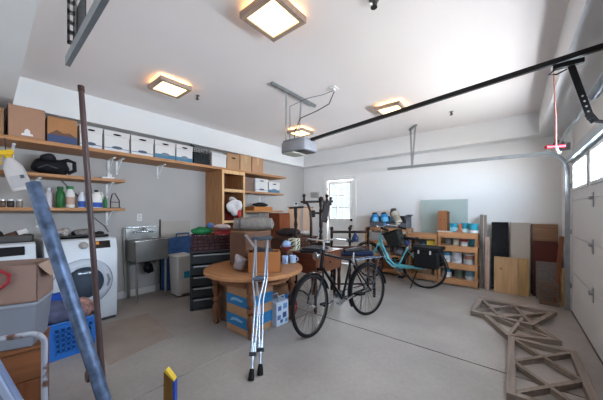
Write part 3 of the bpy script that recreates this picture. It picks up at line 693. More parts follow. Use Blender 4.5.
B(-.07, -.1, 0, .07, .1, .27).build('bag', M('#b9c2cf', .5, 0, .08, 6.), t, bevel=.008)
for y, z, s, c in ((-.05, .2, .025, '#3f5f94'), (.04, .21, .03, '#5d83ad'), (-.06, .1, .025, '#4b6d9f'), (.03, .11, .03, '#33517f'), (.06, .04, .02, '#5d83ad'), (-.02, .05, .018, '#33517f')):
    B(.069, y-s, z-s, .073, y+s, z+s).build('printed_patch', plastic(c, .6), t)
for x in (-.05, .05): MB().tube([(x, -.05, .265), (x, -.04, .33), (x, .04, .33), (x, .05, .265)], .006).build('handle', plastic('#b9c2cf'), t)
blob('purple_cloth', 'purple cloth bundle on the low box under the table', 'cloth', (-2.33, 2.26, .368), (.1, .13, .07), cloth('#4a2348'), .02, 10)
blob('red_pouch', 'small red pouch beside the patterned tote under the table', 'pouch', (-2.1, 2.4, 0), (.05, .06, .14), cloth('#7d2428'), .01, 10)

# ------------------------------------------------------------------ crutches
def crutch(lab, foot, top, off):
    foot, top = Vector(foot), Vector(top)
    t = thing('crutch', lab, 'crutch', foot, 0, 'aluminium crutches')
    up = (top-foot); L = up.length; zz = up.normalized()
    xx = Vector((CT, ST, 0)); xx = (xx - zz*xx.dot(zz)).normalized(); yy = zz.cross(xx)
    rot = Matrix((xx, yy, zz)).transposed()
    t.rotation_euler = rot.to_euler()
    hw = .06
    MB().lathe([(.02, 0), (.024, .01), (.022, .05), (.016, .08)], 16).build('rubber_tip', RUBBER, t)
    MB().cyl((0, 0, .07), (0, 0, .26), .011).build('extension_tube', ALU, t)
    for s in (-1, 1):
        MB().tube([(s*.014, 0, .17), (s*.014, 0, .52), (s*.016, 0, .57), (s*.032, 0, .67), (s*.05, 0, .77), (s*.054, 0, .86), (s*hw, 0, L-.03)], .009, 10).build('side_tube', ALU, t)
        ho = MB()
        for k in range(7): ho.cyl((s*.014, -.0100, .23+k*.038), (s*.014, -.0088, .23+k*.038), .0035, n=8)
        ho.build('dot_pattern', M('#2f3238', .6), t)
    MB().box(-.03, -.014, .165, .03, .014, .195).build('collar', plastic('#33363c'), t, bevel=.004)
    MB().cyl((-.054, 0, .80), (.056, 0, .80), .017).build('hand_grip', plastic('#4d5563', .6), t)
    MB().tube([(-.105, 0, L-.022), (-.085, 0, L-.012), (0, 0, L-.02), (.085, 0, L-.012), (.105, 0, L-.022)], [.012, .022, .02, .022, .012], 12).build('underarm_pad', M('#454a52', .7), t)
    return t
crutch('aluminium crutch leaning on the round table, in front of the other crutch', (-1.546, 1.285, 0), (-2.01, 1.81, 1.03), 0)
crutch('aluminium crutch leaning on the round table, just behind the other crutch', (-1.54, 1.372, 0), (-2.05, 1.852, 1.027), 0)

# ------------------------------------------------------------------ bicycles
def wheel(parent, r, loc, rz, tirem, rimm, nsp=28):
    w = MB()
    w.tube([(r*.93*math.cos(a), 0, r*.93*math.sin(a)) for a in [2*PI*i/48 for i in range(48)]], .009, 8, True)
    for i in range(nsp):
        a = 2*PI*i/nsp; s = .022 if i % 2 else -.022
        w.cyl((.018*math.cos(a+.9), s, .018*math.sin(a+.9)), (r*.92*math.cos(a), 0, r*.92*math.sin(a)), .0018, n=4, caps=False)
    o = w.build('wheel', rimm, parent, loc, rz)
    MB().tube([(r*.965*math.cos(a), 0, r*.965*math.sin(a)) for a in [2*PI*i/48 for i in range(48)]], .019, 10, True).build('tire', tirem, o)
    MB().cyl((0, -.05, 0), (0, .05, 0), .012).cyl((0, -.03, 0), (0, -.025, 0), .024).cyl((0, .025, 0), (0, .03, 0), .024).build('hub', CHROME, o)
    return o
def fender(parent, r, loc, rz, a0, a1, m):
    mb = MB(); prev = None
    for i in range(25):
        a = a0+(a1-a0)*i/24; ring = []
        for q, s in ((-.026, -.012), (0, 0), (.026, -.012), (.026, -.015), (0, -.003), (-.026, -.015)):
            ring.append(mb.bm.verts.new(((r+s)*math.cos(a), q, (r+s)*math.sin(a))))
        if prev: mb.skin(prev, ring)
        else: mb.bm.faces.new(ring)
        prev = ring
    mb.bm.faces.new(prev[::-1])
    return mb.build('fender', m, parent, loc, rz)
def bike_common(t, R, wb, frame_m, tubes, head, steer, tirem, rimm, fend, spring=False):
    """local x runs from rear hub (0) to front hub (wb)"""
    wheel(t, R, (0, 0, R), 0, tirem, rimm)
    f = MB()
    for pts, r in tubes: f.tube(pts, r, 10)
    f.build('frame', frame_m, t)
    # steering assembly turns about the head tube's foot
    hb, ht = Vector(head[0]), Vector(head[1])
    fx = Vector((wb, 0, R)); c, s = math.cos(steer), math.sin(steer)
    def st(p):
        p = Vector(p); q = p - Vector((hb.x+.02, 0, 0)); return Vector((hb.x+.02+q.x*c-q.y*s, q.x*s+q.y*c, p.z))
    wheel(t, R, st(fx), steer, tirem, rimm)
    fk = MB()
    for y in (-.05, .05): fk.tube([st(hb+Vector((0, y*.6, -.01))), st(hb+Vector((.03, y, -.08))), st((wb-.03, y, R+.08)), st(fx+Vector((0, y, 0)))], .011, 8)
    fk.cyl(st(hb+Vector((0, -.045, -.01))), st(hb+Vector((0, .045, -.01))), .018)
    fk.build('fork', frame_m, t)
    MB().cyl(hb, ht, .02).build('head_tube', frame_m, t)
    fender(t, R+.035, (0, 0, R), 0, -.15*PI, 1.05*PI if False else .98*PI, fend)
    fender(t, R+.035, st(fx), steer, .08*PI, .9*PI, fend)
    return st
def crank(t, x, z, m, ang=.5, guard=None):
    MB().lathe([(.095, -.003), (.095, .003), (.08, .003), (.08, -.003)], 32, Matrix.Translation((x, -.05, z)) @ Matrix.Rotation(PI/2, 4, 'X')).cyl((x, -.055, z), (x, .055, z), .016).bar((x-.08, -.05, z), (x+.08, -.05, z), .004, .012).bar((x, -.05, z-.08), (x, -.05, z+.08), .004, .012, (1, 0, 0)).build('chainring', m, t)
    for s in (-1, 1):
        dx, dz = s*.17*math.cos(ang), s*.17*math.sin(ang)
        a = MB().bar((x, -s*.07, z), (x+dx, -s*.075, z+dz), .014, .018).build('crank_arm', m, t)
        MB().box(x+dx-.045, -s*.075-(.1 if s > 0 else 0), z+dz-.012, x+dx+.045, -s*.075+(.0 if s > 0 else .1), z+dz+.012).build('pedal', RUBBER, a, bevel=.004)
def saddle(t, x, z, m):
    MB().prism([(.15, .02), (.15, -.02), (.05, -.035), (-.06, -.08), (-.12, -.09), (-.135, 0), (-.12, .09), (-.06, .08), (.05, .035)], 0, .045, Matrix.Translation((x, 0, z))).build('saddle', m, t, bevel=.018)
    MB().cyl((x+.01, 0, z-.16), (x-.02, 0, z+.01), .013).build('seat_post', CHROME, t)

# black roadster: rear contact (-1.388,3.07), front contact (-1.695,2.137), head toward the round table
R1 = .308
rear = Vector((-1.395, 3.06, 0)); front = Vector((-1.665, 2.165, 0)); wb = (front-rear).length
rz1 = math.atan2(front.y-rear.y, front.x-rear.x)
bk = thing('bicycle', 'black bicycle with its front wheel turned, standing in front of the brown side table', 'bicycle', rear, 0)
bk.rotation_euler = (math.radians(4), 0, rz1)
BLK = M('#0d0d10', .3, .2, .1, 8.)
hd = ((wb-.2, 0, .66), (wb-.245, 0, .86))
bb_ = (.44, 0, .27); seat = (.27, 0, .70)
tubes = [([bb_, seat], .015), ([seat, (wb-.235, 0, .82)], .0145), ([bb_, (wb-.205, 0, .69)], .016)]
for y in (-.055, .055):
    tubes += [([(0, y, R1), (.36, y*.6, .275), bb_], .009), ([(0, y, R1), seat], .008)]
st1 = bike_common(bk, R1, wb, BLK, tubes, hd, .30, M('#131112', .7, 0, .1, 10.), metal('#8e8a88', .3), BLK)
crank(bk, bb_[0], bb_[2], CHROME, -.35)
saddle(bk, .23, .80, M('#1d1a1c', .5))
b = MB(); hx = wb-.25
b.cyl((hx, 0, .84), (hx-.01, 0, .96), .012)
b.tube([st1((hx-.2, -.27, .95)), st1((hx-.07, -.27, .97)), st1((hx+.0, -.2, .985)), st1((hx, 0, .965)), st1((hx, .2, .985)), st1((hx-.07, .27, .97)), st1((hx-.2, .27, .95))], .011, 10)
b.build('handlebar', CHROME, bk)
for s in (-1, 1): MB().cyl(st1((hx-.22, s*.27, .947)), st1((hx-.1, s*.27, .965)), .017).build('grip', RUBBER, bk)
MB().tube([(-.26, -.05, .70), (.22, -.05, .70)], .006).tube([(-.26, .05, .70), (.22, .05, .70)], .006).tube([(-.26, -.05, .7), (-.26, .05, .7)], .006).tube([(-.05, -.05, .7), (-.05, .05, .7)], .006).tube([(.1, -.05, .7), (.1, .05, .7)], .006).tube([(-.18, -.055, .70), (0, -.065, R1)], .006).tube([(-.18, .055, .70), (0, .065, R1)], .006).build('rear_rack', metal('#59606b', .35), bk)
MB().bar((0, -.05, .36), (.44, -.05, .345), .004, .01).bar((0, -.05, .30), (.44, -.05, .2), .004, .01).build('chain', M('#3a3838', .4, .8), bk)
MB().bar((.05, -.06, .3), (.0, -.14, .02), .012, .012).build('kickstand', metal('#7c7a7b', .35), bk)
MB().lathe([(.02, 0), (.045, .05), (.045, .06)], 16, Matrix.Translation(st1((hx+.07, 0, .80))) @ Matrix.Rotation(PI/2, 4, 'Y')).build('headlamp', CHROME, bk)

# teal step-through bicycle
R2 = .34
rear = Vector((-1.15, 4.70, 0)); front = Vector((-2.2, 4.76, 0)); wb2 = (front-rear).length
rz2 = math.atan2(front.y-rear.y, front.x-rear.x)
bt = thing('bicycle', 'teal step-through bicycle with black panniers in front of the paint shelves', 'bicycle', rear, rz2)
TEAL = M('#74ccd9', .3, 0, .06, 8.)
bb2 = (.45, 0, .28); seat2 = (.27, 0, .66); hd2 = ((.82, 0, .66), (.775, 0, .86))
tubes = [([bb2, seat2], .017), ([(.79, 0, .79), (.72, 0, .6), (.63, 0, .43), (.54, 0, .34), (.45, 0, .30)], .02), ([(.805, 0, .7), (.74, 0, .52), (.66, 0, .37), (.56, 0, .29), (.45, 0, .28)], .016)]
for y in (-.06, .06): tubes += [([(0, y, R2), (.36, y*.6, .29), bb2], .01), ([(0, y, R2), (.26, y*.3, .6)], .008)]
st2 = bike_common(bt, R2, wb2, TEAL, tubes, hd2, -.15, M('#1e1c1c', .7), metal('#b9b4ae', .3), M('#2a2a2c', .4))
crank(bt, bb2[0], bb2[2], CHROME, .9)
saddle(bt, .23, .80, M('#1b1d24', .5))
b = MB(); hx = .76
b.cyl((hx+.01, 0, .84), (hx-.02, 0, 1.0), .013)
b.tube([st2((hx-.3, -.29, .97)), st2((hx-.12, -.28, 1.02)), st2((hx, -.16, 1.03)), st2((hx-.02, 0, 1.0)), st2((hx, .16, 1.03)), st2((hx-.12, .28, 1.02)), st2((hx-.3, .29, .97))], .012, 10)
b.build('handlebar', CHROME, bt)
for s in (-1, 1): MB().cyl(st2((hx-.33, s*.29, .965)), st2((hx-.18, s*.285, 1.0)), .018).build('grip', RUBBER, bt)
bk_ = MB(); m_ = Matrix.Translation((.39, .29, .82)) @ Matrix.Rotation(.35, 4, 'Y') 
lo = [(-.11, -.09), (.11, -.09), (.11, .09), (-.11, .09)]
a = [bk_.bm.verts.new(m_ @ Vector((x, y, -.13))) for x, y in lo]; q = [bk_.bm.verts.new(m_ @ Vector((x*1.3, y*1.3, .13))) for x, y in lo]
bk_.skin(a, q); bk_.bm.faces.new(a[::-1]); bk_.bm.faces.new(q)
bo = bk_.build('basket', M('#1f201e', .6, 0, .5, 40., .4), bt, bevel=.03)
MB().tube([m_ @ Vector(p) for p in ((-.145, -.12, .13), (.145, -.12, .13), (.145, .12, .13), (-.145, .12, .13))], .01, 8, True).build('basket_rim', BLACK, bo)
MB().tube([(-.32, -.06, .70), (.2, -.06, .70)], .006).tube([(-.32, .06, .70), (.2, .06, .70)], .006).tube([(-.3, -.06, .7), (-.3, .06, .7)], .006).tube([(-.1, -.06, .7), (-.1, .06, .7)], .006).tube([(-.2, -.06, .70), (0, -.07, R2)], .006).tube([(-.2, .06, .70), (0, .07, R2)], .006).build('rear_rack', BLACK, bt)
for s in (-1, 1):
    p = MB().box(-.26, s*.08 if s > 0 else -.2, .37, .11, .2 if s > 0 else -.08, .645).build('pannier', M('#121214', .7, 0, .2, 12.), bt, bevel=.02)
    for x in (-.15, .03): MB().box(x-.012, s*.2-.006 if s > 0 else -.206, .6, x+.012, s*.2+.006 if s > 0 else -.194, .66).build('buckle', M('#c7c7c9', .4), p)
MB().box(-.27, -.2, .65, .12, .2, .705).build('pannier_flap', M('#161618', .7), bt, bevel=.005)
MB().box(.02, .052, .31, .42, .06, .36).build('chain_guard', TEAL, bt, bevel=.006)
MB().bar((.1, .07, .28), (.16, .2, .0), .012, .012).build('kickstand', BLACK, bt)
MB().ball((.29, .0, .74), .05, .05, .06, 12).build('saddle_bag', M('#2d3f6d', .6), bt)

# ------------------------------------------------------------------ brown side table, upturned chairs
t = thing('side_table', 'reddish-brown side table with a deep apron behind the black bicycle', 'table', (-2.16, 2.925, 0))
RB = wood('#5e3222', 'x', .4)
B(-.28, -.335, .735, .28, .335, .76).build('top', RB, t, bevel=.006)
B(-.26, -.315, .50, .26, -.3, .735).box(-.26, .3, .50, .26, .315, .735).box(-.26, -.3, .50, -.245, .3, .735).build('apron', RB, t)
dr = B(.245, -.3, .50, .262, .3, .735).build('drawer_front', wood('#6d4430', 'y', .4), t)
MB().ball((.275, 0, .62), .014).build('knob', M('#4a3424', .3, .6), dr)
for sx in (-1, 1):
    for sy in (-1, 1):
        MB().lathe([(.016, 0), (.022, .05), (.016, .1), (.026, .3), (.02, .42), (.028, .46), (.028, .735)], 14, Matrix.Translation((sx*.235, sy*.285, 0))).build('leg', wood('#3c2017', 'z', .4), t)
# articles on it
t = thing('black_case', 'flat black folded case on the reddish-brown side table', 'case', (-2.05, 2.80, .761), .3)
B(-.14, -.2, 0, .14, .2, .035).build('base', M('#1a1a1e', .4), t, bevel=.01)
B(-.12, -.18, .036, .12, .18, .06).build('lid', M('#26262b', .4), t, bevel=.01)
MB().tube([(.14, -.05, .02), (.18, -.04, .03), (.18, .04, .03), (.14, .05, .02)], .008).build('handle', M('#8e9097', .3, .6), t)
t = thing('patterned_box', 'small white and black patterned box at the side table corner', 'box', (-2.33, 2.70, .761), .2)
B(-.06, -.06, 0, .06, .06, .16).build('carton', paint('#cfc9ae'), t, bevel=.003)
for k in range(5):
    a = MB().prism([(-.035, -.012), (0, .0), (.035, .02), (.01, .022), (-.03, .006)], 0, .003, Matrix.Translation(((-.01, .015)[k % 2], -.0595, .02+.028*k)) @ Matrix.Rotation(PI/2, 4, 'X')).build('printed_leaf', M('#25262a', .6), t)
    MB().prism([(-.035, -.012), (0, .0), (.035, .02), (.01, .022), (-.03, .006)], 0, .003, Matrix.Translation((.0595, (-.01, .015)[k % 2], .02+.028*k)) @ Matrix.Rotation(PI/2, 4, 'Z') @ Matrix.Rotation(PI/2, 4, 'X')).build('printed_leaf', M('#25262a', .6), t)

def turned(mb, p0, p1, r=.02, finial=True, n=12):
    p0, p1 = Vector(p0), Vector(p1); d = p1-p0; L = d.length
    m = d.to_track_quat('Z', 'Y').to_matrix().to_4x4(); m.translation = p0
    prof = [(r*.8, 0), (r, .03), (r, L*.25), (r*.7, L*.28), (r*1.15, L*.33), (r*.7, L*.38), (r, L*.45), (r, L*.72), (r*.7, L*.75), (r*1.15, L*.8), (r*.7, L*.85), (r, L*.9), (r, L)]
    mb.lathe(prof, n, m)
    if finial: mb.ball(p1 + d.normalized()*r*1.2, r*1.45, n=10)
    return mb
# dark turned armchair standing upside down on the side table: legs, rails, back
def dark_chair(lab, loc, rz, w, d, zt, zseat, group, seatm, inverted=False):
    t = thing('wooden_chair', lab, 'chair', loc, rz, group)
    return t
t = thing('wooden_chair', 'dark turned-wood chair upended on the side table, its posts and crossbar raised highest', 'chair', (-2.13, 3.02, .80), TH)
# local x runs across the view, y away
zt = .66
turned(MB(), (.02, 0, 0), (.02, 0, zt-.02), .026, True).build('leg', DARKWOOD, t)
turned(MB(), (-.20, .05, .0), (-.20, .05, zt), .02, True).build('leg', DARKWOOD, t) if False else None
MB().tube([(-.12, .03, .02), (-.12, .03, .35), (-.13, .03, .5), (-.17, .03, .6), (-.23, .03, .64)], .019, 10).build('arm', DARKWOOD, t)
turned(MB(), (-.22, .03, .60), (-.22, .03, .70), .018, True).build('finial_post', DARKWOOD, t)
turned(MB(), (.11, .05, .60), (.11, .05, .70), .018, True).build('finial_post', DARKWOOD, t)
turned(MB(), (.17, .1, .58), (.17, .1, .67), .016, True).build('finial_post', DARKWOOD, t)
MB().bar((-.27, .03, .63), (.2, .06, .64), .03, .032).build('crossbar', DARKWOOD, t, bevel=.008)
MB().bar((.11, .05, .62), (.06, .02, .34), .06, .10, (1, 0, 0)).build('back_slat', M('#2c2523', .4, 0, .2, 6.), t, bevel=.012)
MB().bar((-.12, .03, .46), (-.06, .02, .46), .03, .1).build('hinge_block', M('#2a211d', .45), t, bevel=.01)
MB().bar((-.14, .03, .02), (.16, .03, .02), .035, .05).bar((0, .03, .02), (.02, .03, .1), .07, .07).build('base_rail', DARKWOOD, t, bevel=.008)
MB().bar((-.06, .02, .47), (.02, 0, .47), .02, .03).build('stretcher', DARKWOOD, t)

t = thing('coat_stand', 'slim dark wooden post with a short crossbar beside the upended chair', 'stand', (-2.535, 2.97, 0), TH)
turned(MB(), (0, 0, .03), (0, 0, 1.36), .027, False).build('post', DARKWOOD, t)
MB().bar((-.1, 0, 1.345), (.12, 0, 1.36), .03, .03).build('crossbar', DARKWOOD, t, bevel=.006)
for a in range(3):
    MB().tube([(0, 0, .12), (.12*math.cos(a*2.1), .12*math.sin(a*2.1), .08), (.2*math.cos(a*2.1), .2*math.sin(a*2.1), .015)], .016).build('foot', DARKWOOD, t)
t = thing('white_radio', 'small white box with black dial on top of the slim dark post', 'box', (-2.53, 2.973, 1.376), TH)
B(-.035, -.03, 0, .035, .03, .06).build('case', paint('#d8d5d2', .4), t, bevel=.005)
MB().cyl((0, -.031, .035), (0, -.028, .035), .016).build('dial', BLACK, t)

# dark bench with turned back posts and blue cushion
t = thing('wooden_bench', 'dark turned-wood bench with a blue cushion, behind the black bicycle saddle', 'bench', (-2.07, 3.80, 0), TH)
for x in (-.30, 0.0, .30):
    turned(MB(), (x, 0, 0), (x, 0, .985), .023, True).build('post', DARKWOOD, t)
MB().cyl((-.31, 0, .955), (.31, 0, .955), .021).build('top_rail', DARKWOOD, t)
MB().bar((-.30, 0, .70), (.30, 0, .70), .05, .05).build('seat_rail', wood('#44291e', 'x', .4), t, bevel=.006)
for x in (-.30, .30): turned(MB(), (x, -.36, 0), (x, -.36, .62), .022, False).build('leg', DARKWOOD, t)
B(-.32, -.38, .585, .32, .02, .62).build('seat', wood('#3a241b', 'x', .4), t, bevel=.006)
B(-.3, -.36, .62, .3, -.03, .68).build('cushion', cloth('#15213a'), t, bevel=.025)
for z in (.2,):
    MB().cyl((-.30, -.36, z), (.30, -.36, z), .014).cyl((-.30, -.36, z), (-.30, 0, z), .014).cyl((.30, -.36, z), (.30, 0, z), .014).build('stretcher', DARKWOOD, t)
t = thing('hanging_bottle', 'dark blue water bottle hanging on the bench back rail', 'bottle', (-1.99, 3.83, .80), TH)
MB().lathe([(.05, 0), (.055, .01), (.055, .07), (.03, .11), (.018, .12), (.018, .15)], 16).build('body', M('#263455', .35), t)
MB().tube([(0, 0, .14), (.022, -.0, .165), (.0, -.026, .18), (-.022, 0, .165), (0, 0, .14)], .005).build('strap', BLACK, t)

# brown desk and panels behind
t = thing('writing_desk', 'low dark brown desk behind the round table and coat post', 'desk', (-2.95, 3.32, 0), 0)
DB = wood('#4b2f24', 'x', .4)
B(-.3, -.4, .84, .3, .4, .87).build('top', DB, t, bevel=.006)
B(-.28, -.38, .66, .28, .38, .84).build('drawer_case', wood('#57372a', 'y', .4), t)
for y in (-.19, .19):
    d_ = B(.28, y-.17, .68, .292, y+.17, .82).build('drawer_front', DB, t, bevel=.003); MB().tube([(.292, y-.05, .75), (.31, y-.04, .745), (.31, y+.04, .745), (.292, y+.05, .75)], .006).build('pull', CHROME, d_)
for sx in (-1, 1):
    for sy in (-1, 1): B(sx*.25-.025, sy*.35-.025, 0, sx*.25+.025, sy*.35+.025, .66).build('leg', DB, t, bevel=.004)
blob('dark_cloth', 'dark crumpled cloth heaped on the brown desk', 'cloth', (-2.9, 3.2, .871), (.2, .22, .06), cloth('#2b2020'), .03, 8)
blob('pale_cloth', 'crumpled white cloth lying at the front of the brown desk', 'cloth', (-2.78, 3.5, .871), (.1, .13, .04), cloth('#b9aaa0'), .02, 10)
t = thing('small_cabinet', 'red-brown wooden cabinet below the lower right shelf', 'cabinet', (-3.80, 3.92, 0))
rc_ = wood('#7a4127', 'z', .45)
B(-.15, -.16, 0, .15, .16, 1.255).build('case', rc_, t, bevel=.004)
for z0, z1 in ((.03, .62), (.64, 1.22)):
    d_ = B(.15, -.15, z0, .165, .15, z1).build('door', wood('#8a4b2c', 'z', .45), t, bevel=.003); MB().ball((.175, .12, (z0+z1)/2), .012).build('knob', M('#3a2a20', .3, .6), d_)
for i, (x, y, w, h, lab, c) in enumerate(((-3.66, 4.24, .27, 1.385, 'pale peach board standing behind the slim dark post', '#c8a184'), (-3.43, 4.43, .22, 1.385, 'pale peach board standing behind the upended chair arm', '#c9a88e'))):
    t = thing('leaning_board', lab, 'board', (x, y, 0), TH)
    B(-w/2, -.012, 0, w/2, .012, h).build('panel', M(c, .7, 0, .08, 4., 0, 'z'), t)
    B(-w/2-.01, -.016, h-.012, w/2+.01, .016, h+.008).build('edge_cap', M('#8d6146', .6), t)
t = thing('wall_box', 'grey plastic box mounted on the back wall left of the entry door', 'box', (-4.08, YB, 1.66))
B(-.12, -.07, 0, .12, 0, .12).build('case', M('#a09d9a', .45), t, bevel=.008)
B(-.125, -.075, .11, .125, 0, .145).build('lid', M('#b3b0ad', .45), t, bevel=.005)

# ------------------------------------------------------------------ shelves on the back wall
def post_shelf(name, lab, x0, x1, y0, y1, top, levels, rail=.08, m=None):
    t = thing(name, lab, 'shelf', (x0, y0, 0)); w, d = x1-x0, y1-y0
    m1 = wood('#b5835a', 'x'); m2 = wood('#a8764b', 'z')
    for x in (0, w-.04):
        for y in (0, d-.04): B(x, y, 0, x+.04, y+.04, top-.02).build('post', m2, t, bevel=.003)
    for z in levels:
        B(.0, -.0 if z == top else .0, z-.02, w, d, z).build('shelf_board', m1, t, bevel=.002)
        B(.0, -.018, z-rail, w, .0, z+.002 if z != top else z-.02).build('front_rail', m1, t, bevel=.003)
    return t
post_shelf('shelf_unit', 'pine shelf unit with the grey tote on top, behind the teal bicycle basket', -2.45, -1.56, 5.16, 5.54, .955, (.12, .40, .68, .955), .06)
post_shelf('shelf_unit', 'lower pine shelf section joining the two taller units, behind the bicycle saddle', -1.54, -1.05, 5.16, 5.50, .875, (.12, .53, .875), .09)
post_shelf('shelf_unit', 'pine shelf unit full of paint cans beside the leaning boards', -1.03, -.44, 5.15, 5.50, .925, (.12, .39, .69, .925), .095)
B(-1.42, 5.535, 0, -.62, 5.545, 1.52).build('glass_sheet', M('#b4c4bf', .12, 0, .03, 3., alpha=.45))
tag(bpy.data.objects['glass_sheet'], 'tall greenish glass sheet standing against the back wall behind the shelves', 'glass')
# tote with bottles
t = thing('plastic_tote', 'grey plastic tote without lid on top of the pine shelf unit', 'tote', (-1.98, 5.35, .956))
def hollow(w, d, h, flare, th, m, nm, t):
    mb = MB(); lo = [(-w, -d), (w, -d), (w, d), (-w, d)]
    a = [mb.bm.verts.new((x, y, 0)) for x, y in lo]; b = [mb.bm.verts.new((x*flare, y*flare, h)) for x, y in lo]
    c = [mb.bm.verts.new((x*flare-math.copysign(th, x), y*flare-math.copysign(th, y), h)) for x, y in lo]
    e = [mb.bm.verts.new((x-math.copysign(th, x), y-math.copysign(th, y), th)) for x, y in lo]
    mb.skin(a, b); mb.skin(b, c); mb.skin(c, e); mb.bm.faces.new(a[::-1]); mb.bm.faces.new(e)
    return mb.build(nm, m, t, bevel=.006)
GT = M('#5c5d63', .4)
MB().box(-.36, -.16, 0, .38, .16, .01).box(.375, -.16, 0, .385, .165, .24).box(-.37, -.16, 0, -.36, .165, .2).box(-.37, -.165, 0, .385, -.155, .11).box(-.37, .155, 0, .385, .165, .22).build('body', GT, t, bevel=.003)
MB().tube([(-.37, .165, .21), (-.37, -.1, .2), (-.37, -.165, .115), (.38, -.165, .115), (.385, -.13, .23), (.385, .165, .235), (-.36, .165, .215)], .01, 8).build('rim', M('#3a3b3f', .4), t)
for x in (.39,): B(x-.02, -.09, .245, x+.05, .09, .27).build('handle', M('#3a3b3f', .4), t, bevel=.005)
def can_bottle(lab, loc, tilt, body, r, h, cap, capr=.7, group='bottles in the grey tote'):
    t = thing('bottle', lab, 'bottle', loc, 0, group, rot=(math.radians(-8), math.radians(tilt), 0))
    MB().lathe([(r*.95, 0), (r, .01), (r, h*.8), (r*.7, h*.88)], 18).build('body', body, t)
    MB().lathe([(r*capr, h*.87), (r*capr, h), (r*capr*.8, h+.008)], 16).build('cap', cap, t)
    MB().lathe([(r*1.01, h*.25), (r*1.01, h*.6)], 18).build('label', plastic('#6fb4dc', .4) if body != BEI else M('#9d927f', .4), t)
BEI = M('#c0b6a4', .4)
can_bottle('bright blue bottle with black cap at the end of the grey tote', (-2.26, 5.27, 1.0), -8, plastic('#1878c0'), .075, .26, BLACK)
can_bottle('bright blue bottle tipped sideways in the middle of the grey tote', (-2.02, 5.25, 1.01), -17, plastic('#1f86c8'), .075, .26, BLACK)
can_bottle('beige bottle with dark cap lying tilted in the grey tote', (-1.74, 5.24, 1.02), -28, BEI, .075, .34, M('#3a2f2a', .4))
can_bottle('dark round bottle behind the tilted beige one in the grey tote', (-1.88, 5.37, .99), -8, M('#2a2420', .4), .08, .36, BLACK)
blob('grey_rag', 'grey rag at the end of the grey tote beside the bottles', 'cloth', (-1.66, 5.42, .975), (.05, .06, .12), cloth('#7a7d80'), .02, 9)

# cans of paint
def paint_can(lab, x, y, z, r, h, body, band, top, group, name='paint_can'):
    t = thing(name, lab, 'can', (x, y, z), 0, group)
    MB().lathe([(r, 0), (r*1.02, .004), (r, .01), (r, h-.015), (r*1.03, h-.01), (r*1.03, h)], 22).build('can', body, t)
    MB().lathe([(r*1.0, h*.999), (r*.9, h*1.0), (r*.9, h-.006), (0, h-.006)], 20).build('lid', top, t)
    MB().lathe([(r*1.008, h*band[1]), (r*1.008, h*band[2])], 22).build('label', plastic(band[0], .5), t)
    if h > .15:
        MB().tube([(r*1.02*math.cos(a), r*1.02*math.sin(a), h*.75-abs(math.sin(a))*h*.45) for a in [-PI+PI*i/10 for i in range(11)]], .0025, 5).build('bail_handle', CHROME, t)
    return t
LID = M('#8f8d8a', .35, .7); TEALC = plastic('#2c93ab'); WC = plastic('#c9c8c6'); GC = plastic('#8e9296')
g1 = 'paint cans on the top of the paint shelf'
t = thing('wooden_block', 'brown wooden box standing on the paint shelf end', 'box', (-.985, 5.33, .926))
B(-.075, -.06, 0, .075, .06, .38).build('case', wood('#96623f', 'z'), t, bevel=.004)
for z, x in ((.22, -.03), (.22, .03)): MB().cyl((x, -.062, z), (x, -.058, z), .008).build('finger_hole', M('#2a1c14', .8), t)
B(.075, -.06, 0, .1, .06, .36).build('side_lid', wood('#6d4830', 'z'), t)
paint_can('teal can with black lid beside the brown wooden box', -.805, 5.28, .926, .062, .155, TEALC, ('#8fc6d6', .15, .55), BLACK, g1)
paint_can('teal and orange can in the middle of the shelf top', -.635, 5.32, .926, .06, .165, TEALC, ('#b7cfd6', .0, .4), plastic('#3d8fa6'), g1)
paint_can('wide teal can with white base at the shelf top end', -.51, 5.27, .926, .068, .16, plastic('#3aa0b6'), ('#d3d4d2', .0, .3), plastic('#2b7f94'), g1)
t = thing('spray_trigger', 'small orange clamp between the teal cans', 'clamp', (-.71, 5.22, .926))
MB().bar((-.04, 0, .008), (.03, 0, .12), .015, .02).bar((.04, 0, .008), (.0, 0, .13), .015, .02).build('jaw', plastic('#c96a35'), t, bevel=.003)
MB().bar((-.03, 0, .12), (.05, 0, .14), .02, .02).build('handle', plastic('#b95a2c'), t, bevel=.003)
t = thing('paper_stack', 'papers and white rag lying on the front of the paint shelf top', 'paper', (-.93, 5.21, .926))
B(-.12, -.04, 0, .12, .04, .018).build('sheets', paint('#c3bdb6'), t)
g2 = 'cans on the upper inner shelf of the paint unit'
paint_can('small beige can on the upper inner shelf', -.77, 5.3, .692, .047, .11, plastic('#b5a894'), ('#c7bca8', .2, .8), LID, g2)
paint_can('white can with red label on the upper inner shelf', -.645, 5.28, .692, .055, .135, WC, ('#a23b3e', .55, .95), LID, g2)
paint_can('dark teal can at the post end of the upper inner shelf', -.535, 5.3, .692, .05, .14, plastic('#275d6a'), ('#2f6e7c', .2, .7), LID, g2)
paint_can('grey shallow can at the inner back of the upper shelf', -.9, 5.38, .692, .055, .1, GC, ('#a2a5a8', .2, .7), LID, g2)
g3 = 'paint cans on the middle inner shelf of the paint unit'
paint_can('white paint can with blue top label next to the black pannier', -.915, 5.27, .392, .075, .19, WC, ('#3b7f9e', .62, .97), LID, g3)
paint_can('plain white paint can in the middle of the middle shelf', -.755, 5.26, .392, .08, .19, WC, ('#b4b4b8', .15, .85), LID, g3)
paint_can('grey paint can with brown-red label on the middle shelf', -.575, 5.26, .392, .082, .185, plastic('#b1afae'), ('#7d5145', .45, .8), LID, g3)
g4 = 'paint cans on the bottom shelf of the paint unit'
paint_can('blue and white paint can on the bottom shelf behind the bicycle tire', -.915, 5.27, .122, .08, .19, WC, ('#3c7c97', .5, .97), LID, g4)
